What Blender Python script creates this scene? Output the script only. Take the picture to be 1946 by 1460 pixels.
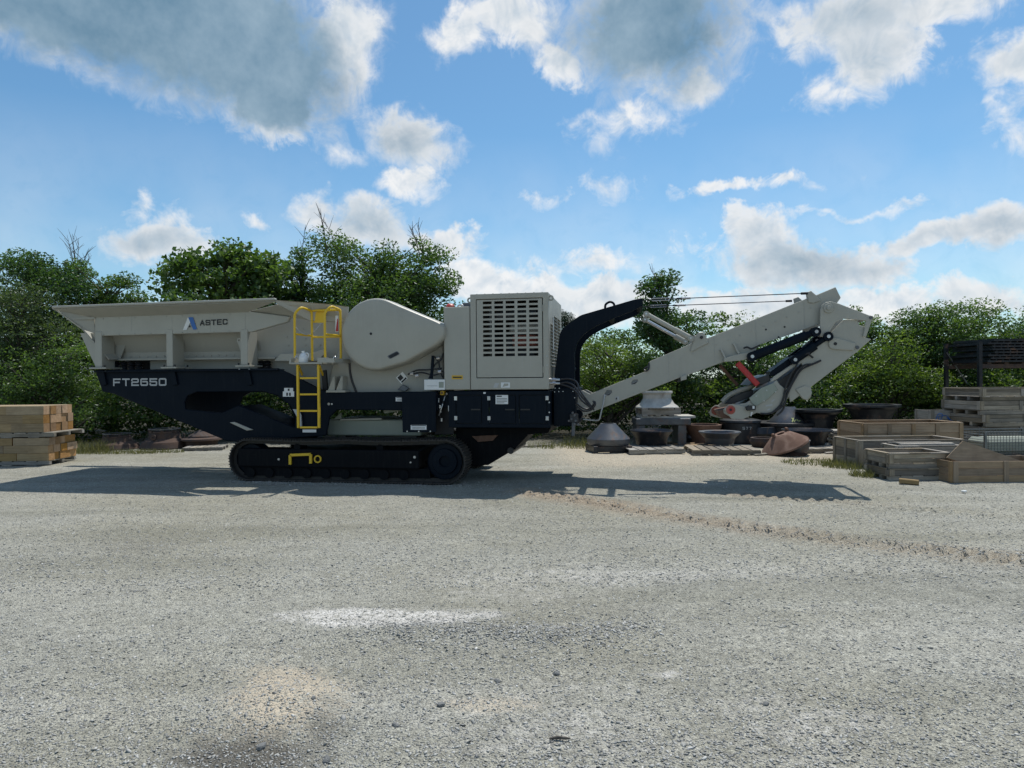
import bpy, bmesh, math, random
import numpy as np
from mathutils import Vector, Matrix
from mathutils.geometry import tessellate_polygon

for _o in list(bpy.data.objects):
    bpy.data.objects.remove(_o, do_unlink=True)
S = bpy.context.scene
COL = S.collection
random.seed(7)
RNG = np.random.default_rng(7)

# ------------------------------------------------------------------ camera, light, exposure
FPX = 1300.0                 # focal length in pixels of a 1946 px wide frame
CAM_H = 2.0                  # camera height above the yard
PITCH = math.atan(-10 / FPX)  # looking very slightly down
ROLL = 0.008                 # and turned a little clockwise
cam_data = bpy.data.cameras.new('camera')
cam_data.sensor_fit = 'HORIZONTAL'
cam_data.sensor_width = 36.0
cam_data.lens = 36.0 * FPX / 1946.0
cam_data.clip_start = 0.05
cam_data.clip_end = 3000
cam = bpy.data.objects.new('camera', cam_data)
C_FWD = Vector((0, math.cos(PITCH), math.sin(PITCH)))
_r0, _u0 = Vector((1, 0, 0)), Vector((0, -math.sin(PITCH), math.cos(PITCH)))
C_RIGHT = _r0 * math.cos(ROLL) - _u0 * math.sin(ROLL)
C_UP = _u0 * math.cos(ROLL) + _r0 * math.sin(ROLL)
cam.matrix_world = Matrix(((C_RIGHT.x, C_UP.x, -C_FWD.x, 0), (C_RIGHT.y, C_UP.y, -C_FWD.y, 0), (C_RIGHT.z, C_UP.z, -C_FWD.z, CAM_H), (0, 0, 0, 1)))
COL.objects.link(cam)
S.camera = cam

SUN_EL, SUN_AZ = math.radians(65), math.atan2(0.22, 0.40)   # azimuth from +Y towards +X
sun_data = bpy.data.lights.new('sun', 'SUN')
sun_data.energy = 4.4
sun_data.angle = math.radians(0.53)
sun_data.color = (1.0, 0.95, 0.87)
sun = bpy.data.objects.new('sun', sun_data)
_sd = Vector((math.sin(SUN_AZ) * math.cos(SUN_EL), math.cos(SUN_AZ) * math.cos(SUN_EL), math.sin(SUN_EL)))
sun.rotation_euler = (-_sd).to_track_quat('-Z', 'Y').to_euler()
sun.location = (10, 30, 40)
COL.objects.link(sun)

S.view_settings.view_transform = 'Standard'
S.view_settings.look = 'None'
S.view_settings.exposure = 0.0
S.view_settings.gamma = 1.0
S.cycles.max_bounces = 6
S.cycles.transparent_max_bounces = 6
S.cycles.use_denoising = True

# ------------------------------------------------------------------ pixel of the photograph -> a ray / a place
def ray(px, py):
    return C_FWD + C_RIGHT * ((px - 973.0) / FPX) + C_UP * (-(py - 730.0) / FPX)

def G(px, py, z=0.0):
    d = ray(px, py)
    t = (z - CAM_H) / d.z
    return Vector((d.x * t, d.y * t, z))

def W(px, py, y):
    d = ray(px, py)
    t = y / d.y
    return Vector((d.x * t, y, CAM_H + d.z * t))

def azel(px, py):
    d = ray(px, py).normalized()
    return math.atan2(d.x, d.y), math.asin(d.z)

# ------------------------------------------------------------------ node helper
class NT:
    def __init__(self, tree):
        self.t = tree
    def n(self, typ, **kw):
        nd = self.t.nodes.new(typ)
        for k, v in kw.items():
            setattr(nd, k, v)
        return nd
    def put(self, nd, key, v):
        s = nd.inputs[key]
        if isinstance(v, bpy.types.NodeSocket):
            self.t.links.new(v, s)
        else:
            s.default_value = v
    def math(self, op, a, b=None, c=None, clamp=False):
        nd = self.n('ShaderNodeMath', operation=op, use_clamp=clamp)
        self.put(nd, 0, a)
        if b is not None: self.put(nd, 1, b)
        if c is not None: self.put(nd, 2, c)
        return nd.outputs[0]
    def vec(self, op, a, b=None, scale=None):
        nd = self.n('ShaderNodeVectorMath', operation=op)
        self.put(nd, 0, a)
        if b is not None: self.put(nd, 1, b)
        if scale is not None: self.put(nd, 'Scale', scale)
        return nd.outputs['Value'] if op in ('LENGTH', 'DOT_PRODUCT') else nd.outputs[0]
    def mapr(self, v, a, b, c=0.0, d=1.0, kind='LINEAR'):
        nd = self.n('ShaderNodeMapRange', interpolation_type=kind)
        self.put(nd, 0, v); self.put(nd, 1, a); self.put(nd, 2, b); self.put(nd, 3, c); self.put(nd, 4, d)
        return nd.outputs[0]
    def mix(self, f, a, b, blend='MIX'):
        nd = self.n('ShaderNodeMix', data_type='RGBA', blend_type=blend)
        self.put(nd, 0, f)
        for k, v in ((6, a), (7, b)):
            if not isinstance(v, bpy.types.NodeSocket) and len(v) == 3: v = (*v, 1)
            self.put(nd, k, v)
        return nd.outputs[2]
    def noise(self, vec, scale, detail=3, rough=0.55, dist=0.0):
        nd = self.n('ShaderNodeTexNoise')
        if vec is not None: self.put(nd, 'Vector', vec)
        self.put(nd, 'Scale', scale); self.put(nd, 'Detail', detail); self.put(nd, 'Roughness', rough); self.put(nd, 'Distortion', dist)
        return nd
    def voro(self, vec, scale, feature='F1', rnd=1.0):
        nd = self.n('ShaderNodeTexVoronoi', feature=feature)
        self.put(nd, 'Vector', vec); self.put(nd, 'Scale', scale); self.put(nd, 'Randomness', rnd)
        return nd
    def ramp(self, f, stops):
        nd = self.n('ShaderNodeValToRGB')
        self.put(nd, 0, f)
        el = nd.color_ramp.elements
        while len(el) < len(stops): el.new(0.5)
        for e, (p, c) in zip(el, stops):
            e.position = p; e.color = (*c, 1) if len(c) == 3 else c
        return nd.outputs[0]

# ------------------------------------------------------------------ sky
world = bpy.data.worlds.new('World')
S.world = world
world.use_nodes = True
wt = world.node_tree
wt.nodes.clear()
N = NT(wt)
sky = N.n('ShaderNodeTexSky', sky_type='NISHITA', sun_disc=False)
sky.sun_elevation = SUN_EL
sky.sun_rotation = SUN_AZ
sky.altitude = 200
sky.air_density = 1.0
sky.dust_density = 0.7
sky.ozone_density = 2.5
bg_sky = N.n('ShaderNodeBackground')
SKY_STRENGTH = 0.122
N.put(bg_sky, 'Color', N.mix(1.0, sky.outputs[0], (0.69, 0.985, 1.05), 'MULTIPLY')); N.put(bg_sky, 'Strength', SKY_STRENGTH)

tc = N.n('ShaderNodeTexCoord')
sep = N.n('ShaderNodeSeparateXYZ'); wt.links.new(tc.outputs['Generated'], sep.inputs[0])
az = N.math('ARCTAN2', sep.outputs[0], sep.outputs[1])
el = N.math('ARCSINE', sep.outputs[2])
cmb = N.n('ShaderNodeCombineXYZ'); N.put(cmb, 0, az); N.put(cmb, 1, el)
ae = cmb.outputs[0]
# billowed edges: the cloud outlines are displaced by two sizes of noise
wob = N.noise(ae, 9.5, 5, 0.64)
wsep = N.n('ShaderNodeSeparateColor'); wt.links.new(wob.outputs['Color'], wsep.inputs[0])
ae_w = N.vec('ADD', ae, N.vec('SCALE', N.vec('SUBTRACT', wob.outputs['Color'], (0.5, 0.5, 0.5)), scale=0.095))
# px, py, radius x, radius y, turn, thickness (negative: thin and wispy)
CLOUDS = [
    (230, 10, 380, 120, 0.15, 1.3), (440, 60, 270, 150, 0.35, 1.3), (515, 185, 105, 90, 0.5, 0.8), (655, 80, 90, 120, 0.1, 0.15), (60, 20, 220, 70, 0.1, 0.7),
    (870, 60, 75, 50, -0.2, 0.0), (980, 25, 120, 75, 0.0, 0.1), (1240, 50, 245, 130, 0.0, 0.65), (1065, 125, 65, 55, 0.3, 0.0), (1305, 155, 80, 48, -0.2, 0.15),
    (1195, 225, 118, 48, -0.15, -1), (1640, 25, 160, 80, 0.0, 0.25), (1655, 110, 95, 75, 0.2, 0.2), (1585, 178, 62, 35, 0.3, -1), (1790, 12, 110, 45, 0, 0.1),
    (1940, 110, 85, 44, 0.1, 0.15), (1905, 205, 32, 45, 0.5, -1), (1938, 245, 37, 45, 0, -1), (780, 262, 115, 66, 0.25, 0.25), (782, 342, 80, 42, 0.1, 0.0),
    (660, 276, 62, 32, 0, -1), (300, 462, 112, 46, 0.0, 0.25), (322, 425, 50, 54, 0, -1), (268, 384, 32, 35, 0.6, -1), (602, 396, 66, 50, 0, 0.1),
    (700, 425, 150, 62, 0.2, 0.25), (830, 462, 110, 44, 0.1, 0.1), (890, 530, 100, 60, 0.2, 0.0), (1160, 348, 72, 32, 0.2, -1), (1035, 375, 55, 20, 0, -1),
    (1410, 362, 162, 18, 0.0, -1), (1660, 388, 187, 14, 0.0, -1), (1440, 455, 90, 60, 0.1, 0.15), (1510, 505, 190, 66, 0.1, 0.3), (1640, 515, 90, 52, 0, 0.2),
    (1760, 445, 220, 34, -0.22, 0.15), (1930, 415, 170, 38, -0.1, 0.2), (980, 545, 160, 62, 0.1, 0.0), (1120, 500, 250, 45, -0.1, -1), (1140, 575, 220, 66, 0, 0.1),
    (1885, 560, 110, 48, 0.1, 0.1), (1700, 580, 140, 42, 0, 0.0), (1450, 595, 220, 46, 0, 0.1), (480, 415, 45, 16, 0.3, -1),
]
dens = thick = None
for cx, cy, rx, ry, rot, th in CLOUDS:
    a, e = azel(cx, cy)
    mp = N.n('ShaderNodeMapping', vector_type='TEXTURE')
    N.put(mp, 'Vector', ae_w)
    mp.inputs['Location'].default_value = (a, e, 0)
    mp.inputs['Rotation'].default_value = (0, 0, -rot)
    mp.inputs['Scale'].default_value = (rx / FPX * 0.98, ry / FPX * 0.98, 1)
    v = N.math('SUBTRACT', 1.0, N.vec('LENGTH', mp.outputs[0]))
    if th < 0: v = N.math('MULTIPLY', v, 0.5)
    if th >= 0.8: v = N.math('MULTIPLY', v, 1.35)
    dens = v if dens is None else N.math('MAXIMUM', dens, v)
    if th > 0:
        tv = N.math('MULTIPLY', N.math('MAXIMUM', v, 0.0), min(th, 0.75))
        thick = tv if thick is None else N.math('MAXIMUM', thick, tv)
# the rest of the sky (beside and behind the camera) carries the same scattered cumulus
gen = N.noise(tc.outputs['Generated'], 2.6, 3, 0.55)
away = N.mapr(sep.outputs[1], 0.45, 0.1)
gd = N.math('MULTIPLY', N.math('SUBTRACT', gen.outputs[0], 0.54), 5.0)
gd = N.math('SUBTRACT', gd, N.math('MULTIPLY', N.math('SUBTRACT', 1.0, away), 4.0))
dens = N.math('MAXIMUM', dens, gd)
fine = N.noise(ae, 25.0, 7, 0.64, 0.5)
d2 = N.math('ADD', dens, N.math('MULTIPLY', N.math('SUBTRACT', fine.outputs[0], 0.5), 1.2))
alpha = N.math('MULTIPLY', N.mapr(d2, -0.06, N.mapr(wsep.outputs[1], 0.36, 0.64, 0.30, 0.85), 0, 1, 'SMOOTHSTEP'), N.mapr(d2, 0.0, 0.6, 0.8, 0.97))
# thin milky veil low over the trees
veil_n = N.noise(ae, 5.0, 3, 0.6)
veil = N.math('MULTIPLY', N.mapr(el, 0.34, 0.06), N.mapr(veil_n.outputs[0], 0.35, 0.7, 0.1, 0.55))
alpha = N.math('MAXIMUM', alpha, veil)
# relief of the billows: density a little nearer the sun against density here
up = N.vec('ADD', ae, (0.006, 0.014, 0))
fine2 = N.noise(up, 25.0, 3, 0.64, 0.5)
rel = N.math('MULTIPLY', N.math('SUBTRACT', fine.outputs[0], fine2.outputs[0]), 0.9)
core = N.mapr(N.math('ADD', thick, N.math('MULTIPLY', N.math('SUBTRACT', fine.outputs[0], 0.5), 0.20)), -0.07, 0.46, 0, 1, 'SMOOTHSTEP')
lit = N.math('ADD', N.mapr(d2, 0.1, 0.9, 1.0, 0.86), rel)
white = N.mix(N.mapr(lit, 0.55, 1.0), (0.50, 0.62, 0.74), (1.0, 1.0, 1.0))
belly = N.mix(N.mapr(wsep.outputs[2], 0.35, 0.68), (0.165, 0.290, 0.405), (0.33, 0.46, 0.57))
ccol = N.mix(core, white, belly)
bg_c = N.n('ShaderNodeBackground'); N.put(bg_c, 'Color', ccol); N.put(bg_c, 'Strength', 0.95)
mixs = N.n('ShaderNodeMixShader')
N.put(mixs, 0, alpha); wt.links.new(bg_sky.outputs[0], mixs.inputs[1]); wt.links.new(bg_c.outputs[0], mixs.inputs[2])
wo = N.n('ShaderNodeOutputWorld'); wt.links.new(mixs.outputs[0], wo.inputs[0])
world.cycles.sampling_method = 'MANUAL'
world.cycles.sample_map_resolution = 512

# ------------------------------------------------------------------ materials
def new_mat(name):
    m = bpy.data.materials.new(name)
    m.use_nodes = True
    m.node_tree.nodes.clear()
    n = NT(m.node_tree)
    out = n.n('ShaderNodeOutputMaterial')
    return m, n, out

def principled(n, out, col, rough, metal=0.0, normal=None, spec=0.5):
    p = n.n('ShaderNodeBsdfPrincipled')
    if not isinstance(col, bpy.types.NodeSocket): col = (*col, 1)
    n.put(p, 'Base Color', col); n.put(p, 'Roughness', rough); n.put(p, 'Metallic', metal)
    n.put(p, 'Specular IOR Level', spec)
    if normal is not None: n.put(p, 'Normal', normal)
    n.t.links.new(p.outputs[0], out.inputs[0])
    return p

def bump(n, h, strength=0.3, dist=0.02):
    b = n.n('ShaderNodeBump')
    n.put(b, 'Height', h); n.put(b, 'Strength', strength); n.put(b, 'Distance', dist)
    return b.outputs[0]

def obj_coord(n):
    return n.n('ShaderNodeTexCoord').outputs['Object']

def m_paint(name, col, rough=0.42, spec=0.5, dust=(0.42, 0.40, 0.36), dirt=0.18, var=0.08, metal=0.0):
    m, n, out = new_mat(name)
    oc = obj_coord(n)
    a = n.noise(oc, 2.3, 5, 0.6)
    st = n.n('ShaderNodeMapping'); n.put(st, 'Vector', oc); st.inputs['Scale'].default_value = (9, 9, 0.8)
    b = n.noise(st.outputs[0], 3.0, 4, 0.6)
    c = n.mix(n.mapr(a.outputs[0], 0.3, 0.7, 0, var), col, tuple(x * 0.7 for x in col))
    f = n.math('MULTIPLY', n.mapr(b.outputs[0], 0.52, 0.8), dirt)
    f2 = n.math('MULTIPLY', n.mapr(n.noise(oc, 14, 4, 0.7).outputs[0], 0.55, 0.75), dirt * 0.6)
    c = n.mix(n.math('MAXIMUM', f, f2), c, dust)
    r = n.mapr(a.outputs[0], 0.3, 0.7, rough - 0.06, rough + 0.1)
    principled(n, out, c, r, metal, bump(n, n.noise(oc, 6, 2).outputs[0], 0.05, 0.01), spec)
    return m

def m_wood(name, c1, c2, rough=0.8, grain=(1.2, 22, 22), rnd=0.5):
    m, n, out = new_mat(name)
    oi = n.n('ShaderNodeObjectInfo')
    oc = n.vec('ADD', obj_coord(n), n.vec('SCALE', (13.1, 7.7, 5.3), scale=oi.outputs['Random']))
    st = n.n('ShaderNodeMapping'); n.put(st, 'Vector', oc); st.inputs['Scale'].default_value = grain
    g = n.noise(st.outputs[0], 1.6, 5, 0.65, 0.3)
    b = n.noise(oc, 2.5, 4, 0.6)
    c = n.mix(n.mapr(g.outputs[0], 0.3, 0.72), c1, c2)
    c = n.mix(n.mapr(b.outputs[0], 0.45, 0.75, 0, 0.5), c, tuple(x * 0.5 for x in c1))
    hsv = n.n('ShaderNodeHueSaturation')
    n.put(hsv, 'Color', c); n.put(hsv, 'Value', n.mapr(oi.outputs['Random'], 0, 1, 1 - rnd * 0.55, 1 + rnd * 0.45))
    n.put(hsv, 'Saturation', n.mapr(n.math('FRACT', n.math('MULTIPLY', oi.outputs['Random'], 7.3)), 0, 1, 1 - rnd * 0.5, 1 + rnd * 0.3))
    principled(n, out, hsv.outputs[0], rough, 0, bump(n, g.outputs[0], 0.35, 0.01), 0.25)
    return m

def m_metal(name, col, rough, metal=0.8, rust=0.0, rustc=(0.16, 0.085, 0.05), spot=4.0):
    m, n, out = new_mat(name)
    oc = obj_coord(n)
    a = n.noise(oc, spot, 6, 0.65)
    c = n.mix(n.mapr(a.outputs[0], 0.35, 0.7, 0, 0.6), col, tuple(x * 0.45 for x in col))
    f = n.mapr(n.noise(oc, spot * 0.6, 6, 0.7, 0.5).outputs[0], 0.62 - rust * 0.5, 0.8 - rust * 0.5)
    c = n.mix(f, c, rustc)
    p = principled(n, out, c, n.math('ADD', n.mapr(a.outputs[0], 0.3, 0.7, rough - 0.08, rough + 0.12), n.math('MULTIPLY', f, 0.35)),
                   0, bump(n, a.outputs[0], 0.25, 0.02))
    n.put(p, 'Metallic', n.mapr(f, 0, 1, metal, 0.0))
    return m

def m_flat(name, col, rough=0.5, metal=0.0):
    m, n, out = new_mat(name)
    v = n.noise(obj_coord(n), 8, 3)
    principled(n, out, n.mix(n.mapr(v.outputs[0], 0.3, 0.7, 0, 0.25), col, tuple(x * 0.75 for x in col)), rough, metal)
    return m

MAT = {}
MAT['grey'] = m_paint('grey paint', (0.378, 0.366, 0.312), 0.40, dirt=0.34, var=0.30)
MAT['grey_inner'] = m_paint('grey paint dusty', (0.34, 0.335, 0.295), 0.55, dirt=0.4)
MAT['green_grey'] = m_paint('undercarriage paint', (0.27, 0.30, 0.25), 0.55, dirt=0.3)
MAT['navy'] = m_paint('dark navy paint', (0.0045, 0.0092, 0.0165), 0.45, spec=0.09, dust=(0.05, 0.05, 0.05), dirt=0.14, var=0.3)
MAT['black'] = m_paint('black track paint', (0.006, 0.007, 0.009), 0.6, spec=0.08, dust=(0.05, 0.047, 0.042), dirt=0.22)
MAT['yellow'] = m_paint('safety yellow paint', (0.72, 0.46, 0.018), 0.45, dirt=0.12)
MAT['red'] = m_paint('red paint', (0.42, 0.022, 0.022), 0.45)
MAT['orange'] = m_paint('faded orange red primer', (0.33, 0.085, 0.055), 0.7, dirt=0.5)
MAT['white'] = m_flat('label white', (0.72, 0.73, 0.72), 0.5)
MAT['print'] = m_flat('print black', (0.014, 0.014, 0.016), 0.6)
MAT['blue'] = m_flat('logo blue', (0.03, 0.13, 0.42), 0.4)
MAT['silver'] = m_flat('letter silver', (0.42, 0.43, 0.43), 0.4)
MAT['amber'] = m_flat('amber label', (0.62, 0.38, 0.03), 0.5)
MAT['rubber'] = m_flat('black rubber', (0.016, 0.016, 0.018), 0.42)
MAT['steel'] = m_metal('bright steel', (0.55, 0.56, 0.57), 0.3, 0.9)
MAT['shoe'] = m_metal('worn track steel', (0.035, 0.033, 0.031), 0.6, 0.2, 0.35, (0.085, 0.07, 0.055))
MAT['plastic'] = m_flat('clear white plastic', (0.75, 0.76, 0.76), 0.25)
MAT['timber'] = m_wood('sawn oak', (0.25, 0.175, 0.09), (0.39, 0.295, 0.165), grain=(1.5, 26, 26), rnd=0.45)
MAT['timber_end'] = m_wood('sawn oak ends', (0.36, 0.19, 0.075), (0.52, 0.31, 0.135), grain=(9, 9, 9), rnd=0.6)
MAT['crate'] = m_wood('weathered crate wood', (0.20, 0.168, 0.125), (0.37, 0.32, 0.25), rnd=0.8)
MAT['crate_new'] = m_wood('fresh crate wood', (0.25, 0.175, 0.105), (0.37, 0.27, 0.17), rnd=0.45)
MAT['pallet'] = m_wood('grey pallet wood', (0.19, 0.175, 0.15), (0.40, 0.37, 0.315), rnd=0.7)
MAT['castdark'] = m_metal('dark cast steel', (0.045, 0.048, 0.055), 0.38, 0.7, 0.1)
MAT['castgrey'] = m_metal('grey cast steel', (0.12, 0.13, 0.145), 0.42, 0.5, 0.14)
MAT['castpale'] = m_metal('pale cast steel', (0.52, 0.505, 0.46), 0.6, 0.05, 0.08)
MAT['rust'] = m_metal('rusty steel', (0.20, 0.115, 0.08), 0.75, 0.0, 0.4, (0.13, 0.075, 0.055))
MAT['rustbrown'] = m_metal('brown rusted steel', (0.060, 0.046, 0.043), 0.75, 0.1, 0.4, (0.095, 0.062, 0.048))
MAT['screens'] = m_metal('blackened steel screen', (0.03, 0.032, 0.036), 0.5, 0.6, 0.15)
MAT['galv'] = m_metal('galvanised mesh', (0.17, 0.185, 0.185), 0.5, 0.6, 0.1)
MAT['bark'] = m_wood('bark', (0.05, 0.043, 0.035), (0.13, 0.115, 0.095), grain=(14, 14, 2.5), rnd=0.3)

def m_leaf(name, dark, light, trans=0.45):
    m, n, out = new_mat(name)
    at = n.n('ShaderNodeAttribute', attribute_name='tint')
    c = n.mix(at.outputs['Fac'], dark, light)
    d = n.n('ShaderNodeBsdfDiffuse'); n.put(d, 'Color', c)
    t = n.n('ShaderNodeBsdfTranslucent'); n.put(t, 'Color', n.mix(1.0, c, (1.25, 1.35, 0.55), 'MULTIPLY'))
    g = n.n('ShaderNodeBsdfGlossy'); n.put(g, 'Color', (0.9, 0.95, 1, 1)); n.put(g, 'Roughness', 0.42)
    m1 = n.n('ShaderNodeMixShader'); n.put(m1, 0, trans)
    n.t.links.new(d.outputs[0], m1.inputs[1]); n.t.links.new(t.outputs[0], m1.inputs[2])
    m2 = n.n('ShaderNodeMixShader'); n.put(m2, 0, 0.028)
    n.t.links.new(m1.outputs[0], m2.inputs[1]); n.t.links.new(g.outputs[0], m2.inputs[2])
    n.t.links.new(m2.outputs[0], out.inputs[0])
    return m
MAT['leaf'] = m_leaf('leaf green', (0.040, 0.082, 0.024), (0.135, 0.215, 0.055))
MAT['leaf_dark'] = m_leaf('leaf dark green', (0.030, 0.068, 0.025), (0.100, 0.175, 0.052))
MAT['leaf_bright'] = m_leaf('leaf yellow green', (0.058, 0.105, 0.024), (0.185, 0.260, 0.050))
MAT['leaf_grey'] = m_leaf('leaf grey green', (0.045, 0.075, 0.034), (0.110, 0.155, 0.070))
MAT['needle'] = m_leaf('needles', (0.018, 0.040, 0.020), (0.040, 0.070, 0.035), 0.15)
MAT['grass'] = m_leaf('grass', (0.09, 0.10, 0.04), (0.20, 0.19, 0.09), 0.3)

MAT['leaf_mix'] = m_leaf('undergrowth leaves', (0.020, 0.054, 0.017), (0.150, 0.220, 0.050))

# ------------------------------------------------------------------ mesh building
class MB:
    def __init__(self):
        self.v, self.f = [], []
    def add(self, vs, fs):
        o = len(self.v)
        self.v.extend([tuple(p) for p in vs])
        self.f.extend([tuple(i + o for i in f) for f in fs])
        return self
    def box(self, x0, x1, y0, y1, z0, z1):
        return self.add([(x0, y0, z0), (x1, y0, z0), (x1, y1, z0), (x0, y1, z0), (x0, y0, z1), (x1, y0, z1), (x1, y1, z1), (x0, y1, z1)],
                        [(0, 3, 2, 1), (4, 5, 6, 7), (0, 1, 5, 4), (1, 2, 6, 5), (2, 3, 7, 6), (3, 0, 4, 7)])
    def hexa(self, b, t):
        """four bottom and four top corners"""
        return self.add(list(b) + list(t), [(0, 3, 2, 1), (4, 5, 6, 7), (0, 1, 5, 4), (1, 2, 6, 5), (2, 3, 7, 6), (3, 0, 4, 7)])
    def beam(self, p, q, w, h, up=(0, 0, 1)):
        p, q = Vector(p), Vector(q)
        d = (q - p).normalized(); s = d.cross(Vector(up))
        if s.length < 1e-4: s = d.cross(Vector((0, 1, 0)))
        s = s.normalized() * w / 2; u = s.cross(d).normalized() * h / 2
        return self.hexa([p - s - u, p + s - u, p + s + u, p - s + u], [q - s - u, q + s - u, q + s + u, q - s + u])
    def prism(self, loops, y0, y1):
        """loops of (x, z): outline first, then holes; extruded along y"""
        flat = [p for l in loops for p in l]
        tri = tessellate_polygon([[Vector((p[0], p[1], 0)) for p in l] for l in loops])
        n = len(flat)
        vs = [(p[0], y0, p[1]) for p in flat] + [(p[0], y1, p[1]) for p in flat]
        fs = []
        for a, b, c in tri:
            ar = (flat[b][0] - flat[a][0]) * (flat[c][1] - flat[a][1]) - (flat[b][1] - flat[a][1]) * (flat[c][0] - flat[a][0])
            if ar < 0: b, c = c, b
            fs.append((a, b, c)); fs.append((a + n, c + n, b + n))
        o = 0
        for li, l in enumerate(loops):
            k = len(l)
            area = sum(l[i][0] * l[(i + 1) % k][1] - l[(i + 1) % k][0] * l[i][1] for i in range(k))
            ccw = (area > 0) != (li > 0)
            for i in range(k):
                a, b = o + i, o + (i + 1) % k
                fs.append((b, a, a + n, b + n) if ccw else (a, b, b + n, a + n))
            o += k
        return self.add(vs, fs)
    def tube(self, path, r, n=8, cap=True):
        path = [Vector(p) for p in path]
        rs = r if isinstance(r, (list, tuple)) else [r] * len(path)
        vs, fs, prev = [], [], None
        for i, p in enumerate(path):
            d = (path[min(i + 1, len(path) - 1)] - path[max(i - 1, 0)]).normalized()
            if prev is None:
                s = d.cross(Vector((0, 0, 1)))
                if s.length < 1e-3: s = d.cross(Vector((0, 1, 0)))
                s.normalize()
            else:
                s = prev - d * prev.dot(d)
                if s.length < 1e-5: s = d.orthogonal()
                s.normalize()
            prev = s; u = d.cross(s)
            for k in range(n):
                a = 2 * math.pi * k / n
                vs.append(p + (s * math.cos(a) + u * math.sin(a)) * rs[i])
        for i in range(len(path) - 1):
            for k in range(n):
                a, b = i * n + k, i * n + (k + 1) % n
                fs.append((a, b, b + n, a + n))
        if cap:
            fs.append(tuple(range(n - 1, -1, -1))); fs.append(tuple(len(vs) - n + k for k in range(n)))
        return self.add(vs, fs)
    def lathe(self, prof, n=32, c=(0, 0, 0), arc=None):
        """closed profile of (radius, z)"""
        vs, fs = [], []
        m = len(prof)
        full = arc is None
        steps = n if full else n + 1
        a0, a1 = (0, 2 * math.pi) if full else arc
        for k in range(steps):
            a = a0 + (a1 - a0) * k / n
            for r, z in prof:
                vs.append((c[0] + r * math.cos(a), c[1] + r * math.sin(a), c[2] + z))
        for k in range(n):
            k2 = (k + 1) % steps
            for i in range(m):
                j = (i + 1) % m
                if prof[i][0] < 1e-6 and prof[j][0] < 1e-6: continue
                fs.append((k * m + i, k2 * m + i, k2 * m + j, k * m + j))
        if not full:
            fs.append(tuple(range(m))); fs.append(tuple(n * m + i for i in range(m - 1, -1, -1)))
        return self.add(vs, fs)
    def mesh(self, name, mat, smooth=None):
        me = bpy.data.meshes.new(name)
        me.from_pydata(self.v, [], self.f)
        if mat is not None: me.materials.append(mat)
        if smooth is not None:
            me.polygons.foreach_set('use_smooth', [True] * len(me.polygons))
            me.set_sharp_from_angle(angle=math.radians(smooth))
        me.update()
        return me
    def obj(self, name, mat, parent=None, smooth=None, bevel=0.0, seg=1):
        o = bpy.data.objects.new(name, self.mesh(name, MAT[mat] if isinstance(mat, str) else mat, smooth))
        COL.objects.link(o)
        if parent is not None: o.parent = parent
        if bevel:
            b = o.modifiers.new('edge', 'BEVEL'); b.width = bevel; b.segments = seg; b.limit_method = 'ANGLE'; b.angle_limit = math.radians(32)
        return o

def tag(o, label, cat=None, group=None, kind=None):
    if label: o['label'] = label
    if cat: o['category'] = cat
    if group: o['group'] = group
    if kind: o['kind'] = kind
    return o

def empty(name, loc=(0, 0, 0), rz=0.0):
    o = bpy.data.objects.new(name, None)
    o.empty_display_size = 0.2
    o.location = loc; o.rotation_euler = (0, 0, rz)
    COL.objects.link(o)
    return o

def link(name, me, parent=None, loc=(0, 0, 0), rot=(0, 0, 0), scale=(1, 1, 1)):
    o = bpy.data.objects.new(name, me)
    o.location = loc; o.rotation_euler = rot; o.scale = scale
    COL.objects.link(o)
    if parent is not None: o.parent = parent
    return o

_lat = {}
def vnoise(x, y, scale, seed):
    """smooth value noise for arrays"""
    key = (scale, seed)
    if key not in _lat: _lat[key] = np.random.default_rng(seed).random((256, 256))
    L = _lat[key]
    u, v = np.asarray(x) * scale + 1000.37, np.asarray(y) * scale + 1000.71
    i, j = np.floor(u).astype(int), np.floor(v).astype(int)
    fu, fv = u - i, v - j
    fu = fu * fu * (3 - 2 * fu); fv = fv * fv * (3 - 2 * fv)
    i0, i1, j0, j1 = i % 256, (i + 1) % 256, j % 256, (j + 1) % 256
    return (L[i0, j0] * (1 - fu) + L[i1, j0] * fu) * (1 - fv) + (L[i0, j1] * (1 - fu) + L[i1, j1] * fu) * fv
def fbm(x, y, scale, oct_, seed):
    s, a, t = 0, 1.0, 0
    for k in range(oct_):
        s = s + a * vnoise(x, y, scale * 2 ** k, seed + k); t += a; a *= 0.5
    return s / t

# ------------------------------------------------------------------ ground
def to_px(x, y, z=0.0):
    zc = z - CAM_H
    dep = np.maximum(x * C_FWD.x + y * C_FWD.y + zc * C_FWD.z, 0.05)
    return 973 + FPX * (x * C_RIGHT.x + y * C_RIGHT.y + zc * C_RIGHT.z) / dep, 730 - FPX * (x * C_UP.x + y * C_UP.y + zc * C_UP.z) / dep

def seg_coord(x, y, pts):
    """distance to a polyline, length along it"""
    best = np.full(np.shape(x), 1e9); along = np.zeros(np.shape(x)); acc = 0.0
    for (ax, ay), (bx, by) in zip(pts[:-1], pts[1:]):
        dx, dy = bx - ax, by - ay
        L = math.hypot(dx, dy)
        t = np.clip(((x - ax) * dx + (y - ay) * dy) / (L * L), 0, 1)
        d = np.hypot(x - ax - t * dx, y - ay - t * dy)
        sgn = np.sign((x - ax) * dy - (y - ay) * dx)
        k = d < np.abs(best)
        best = np.where(k, d * np.where(sgn == 0, 1, sgn), best); along = np.where(k, acc + t * L, along)
        acc += L
    return best, along

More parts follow.
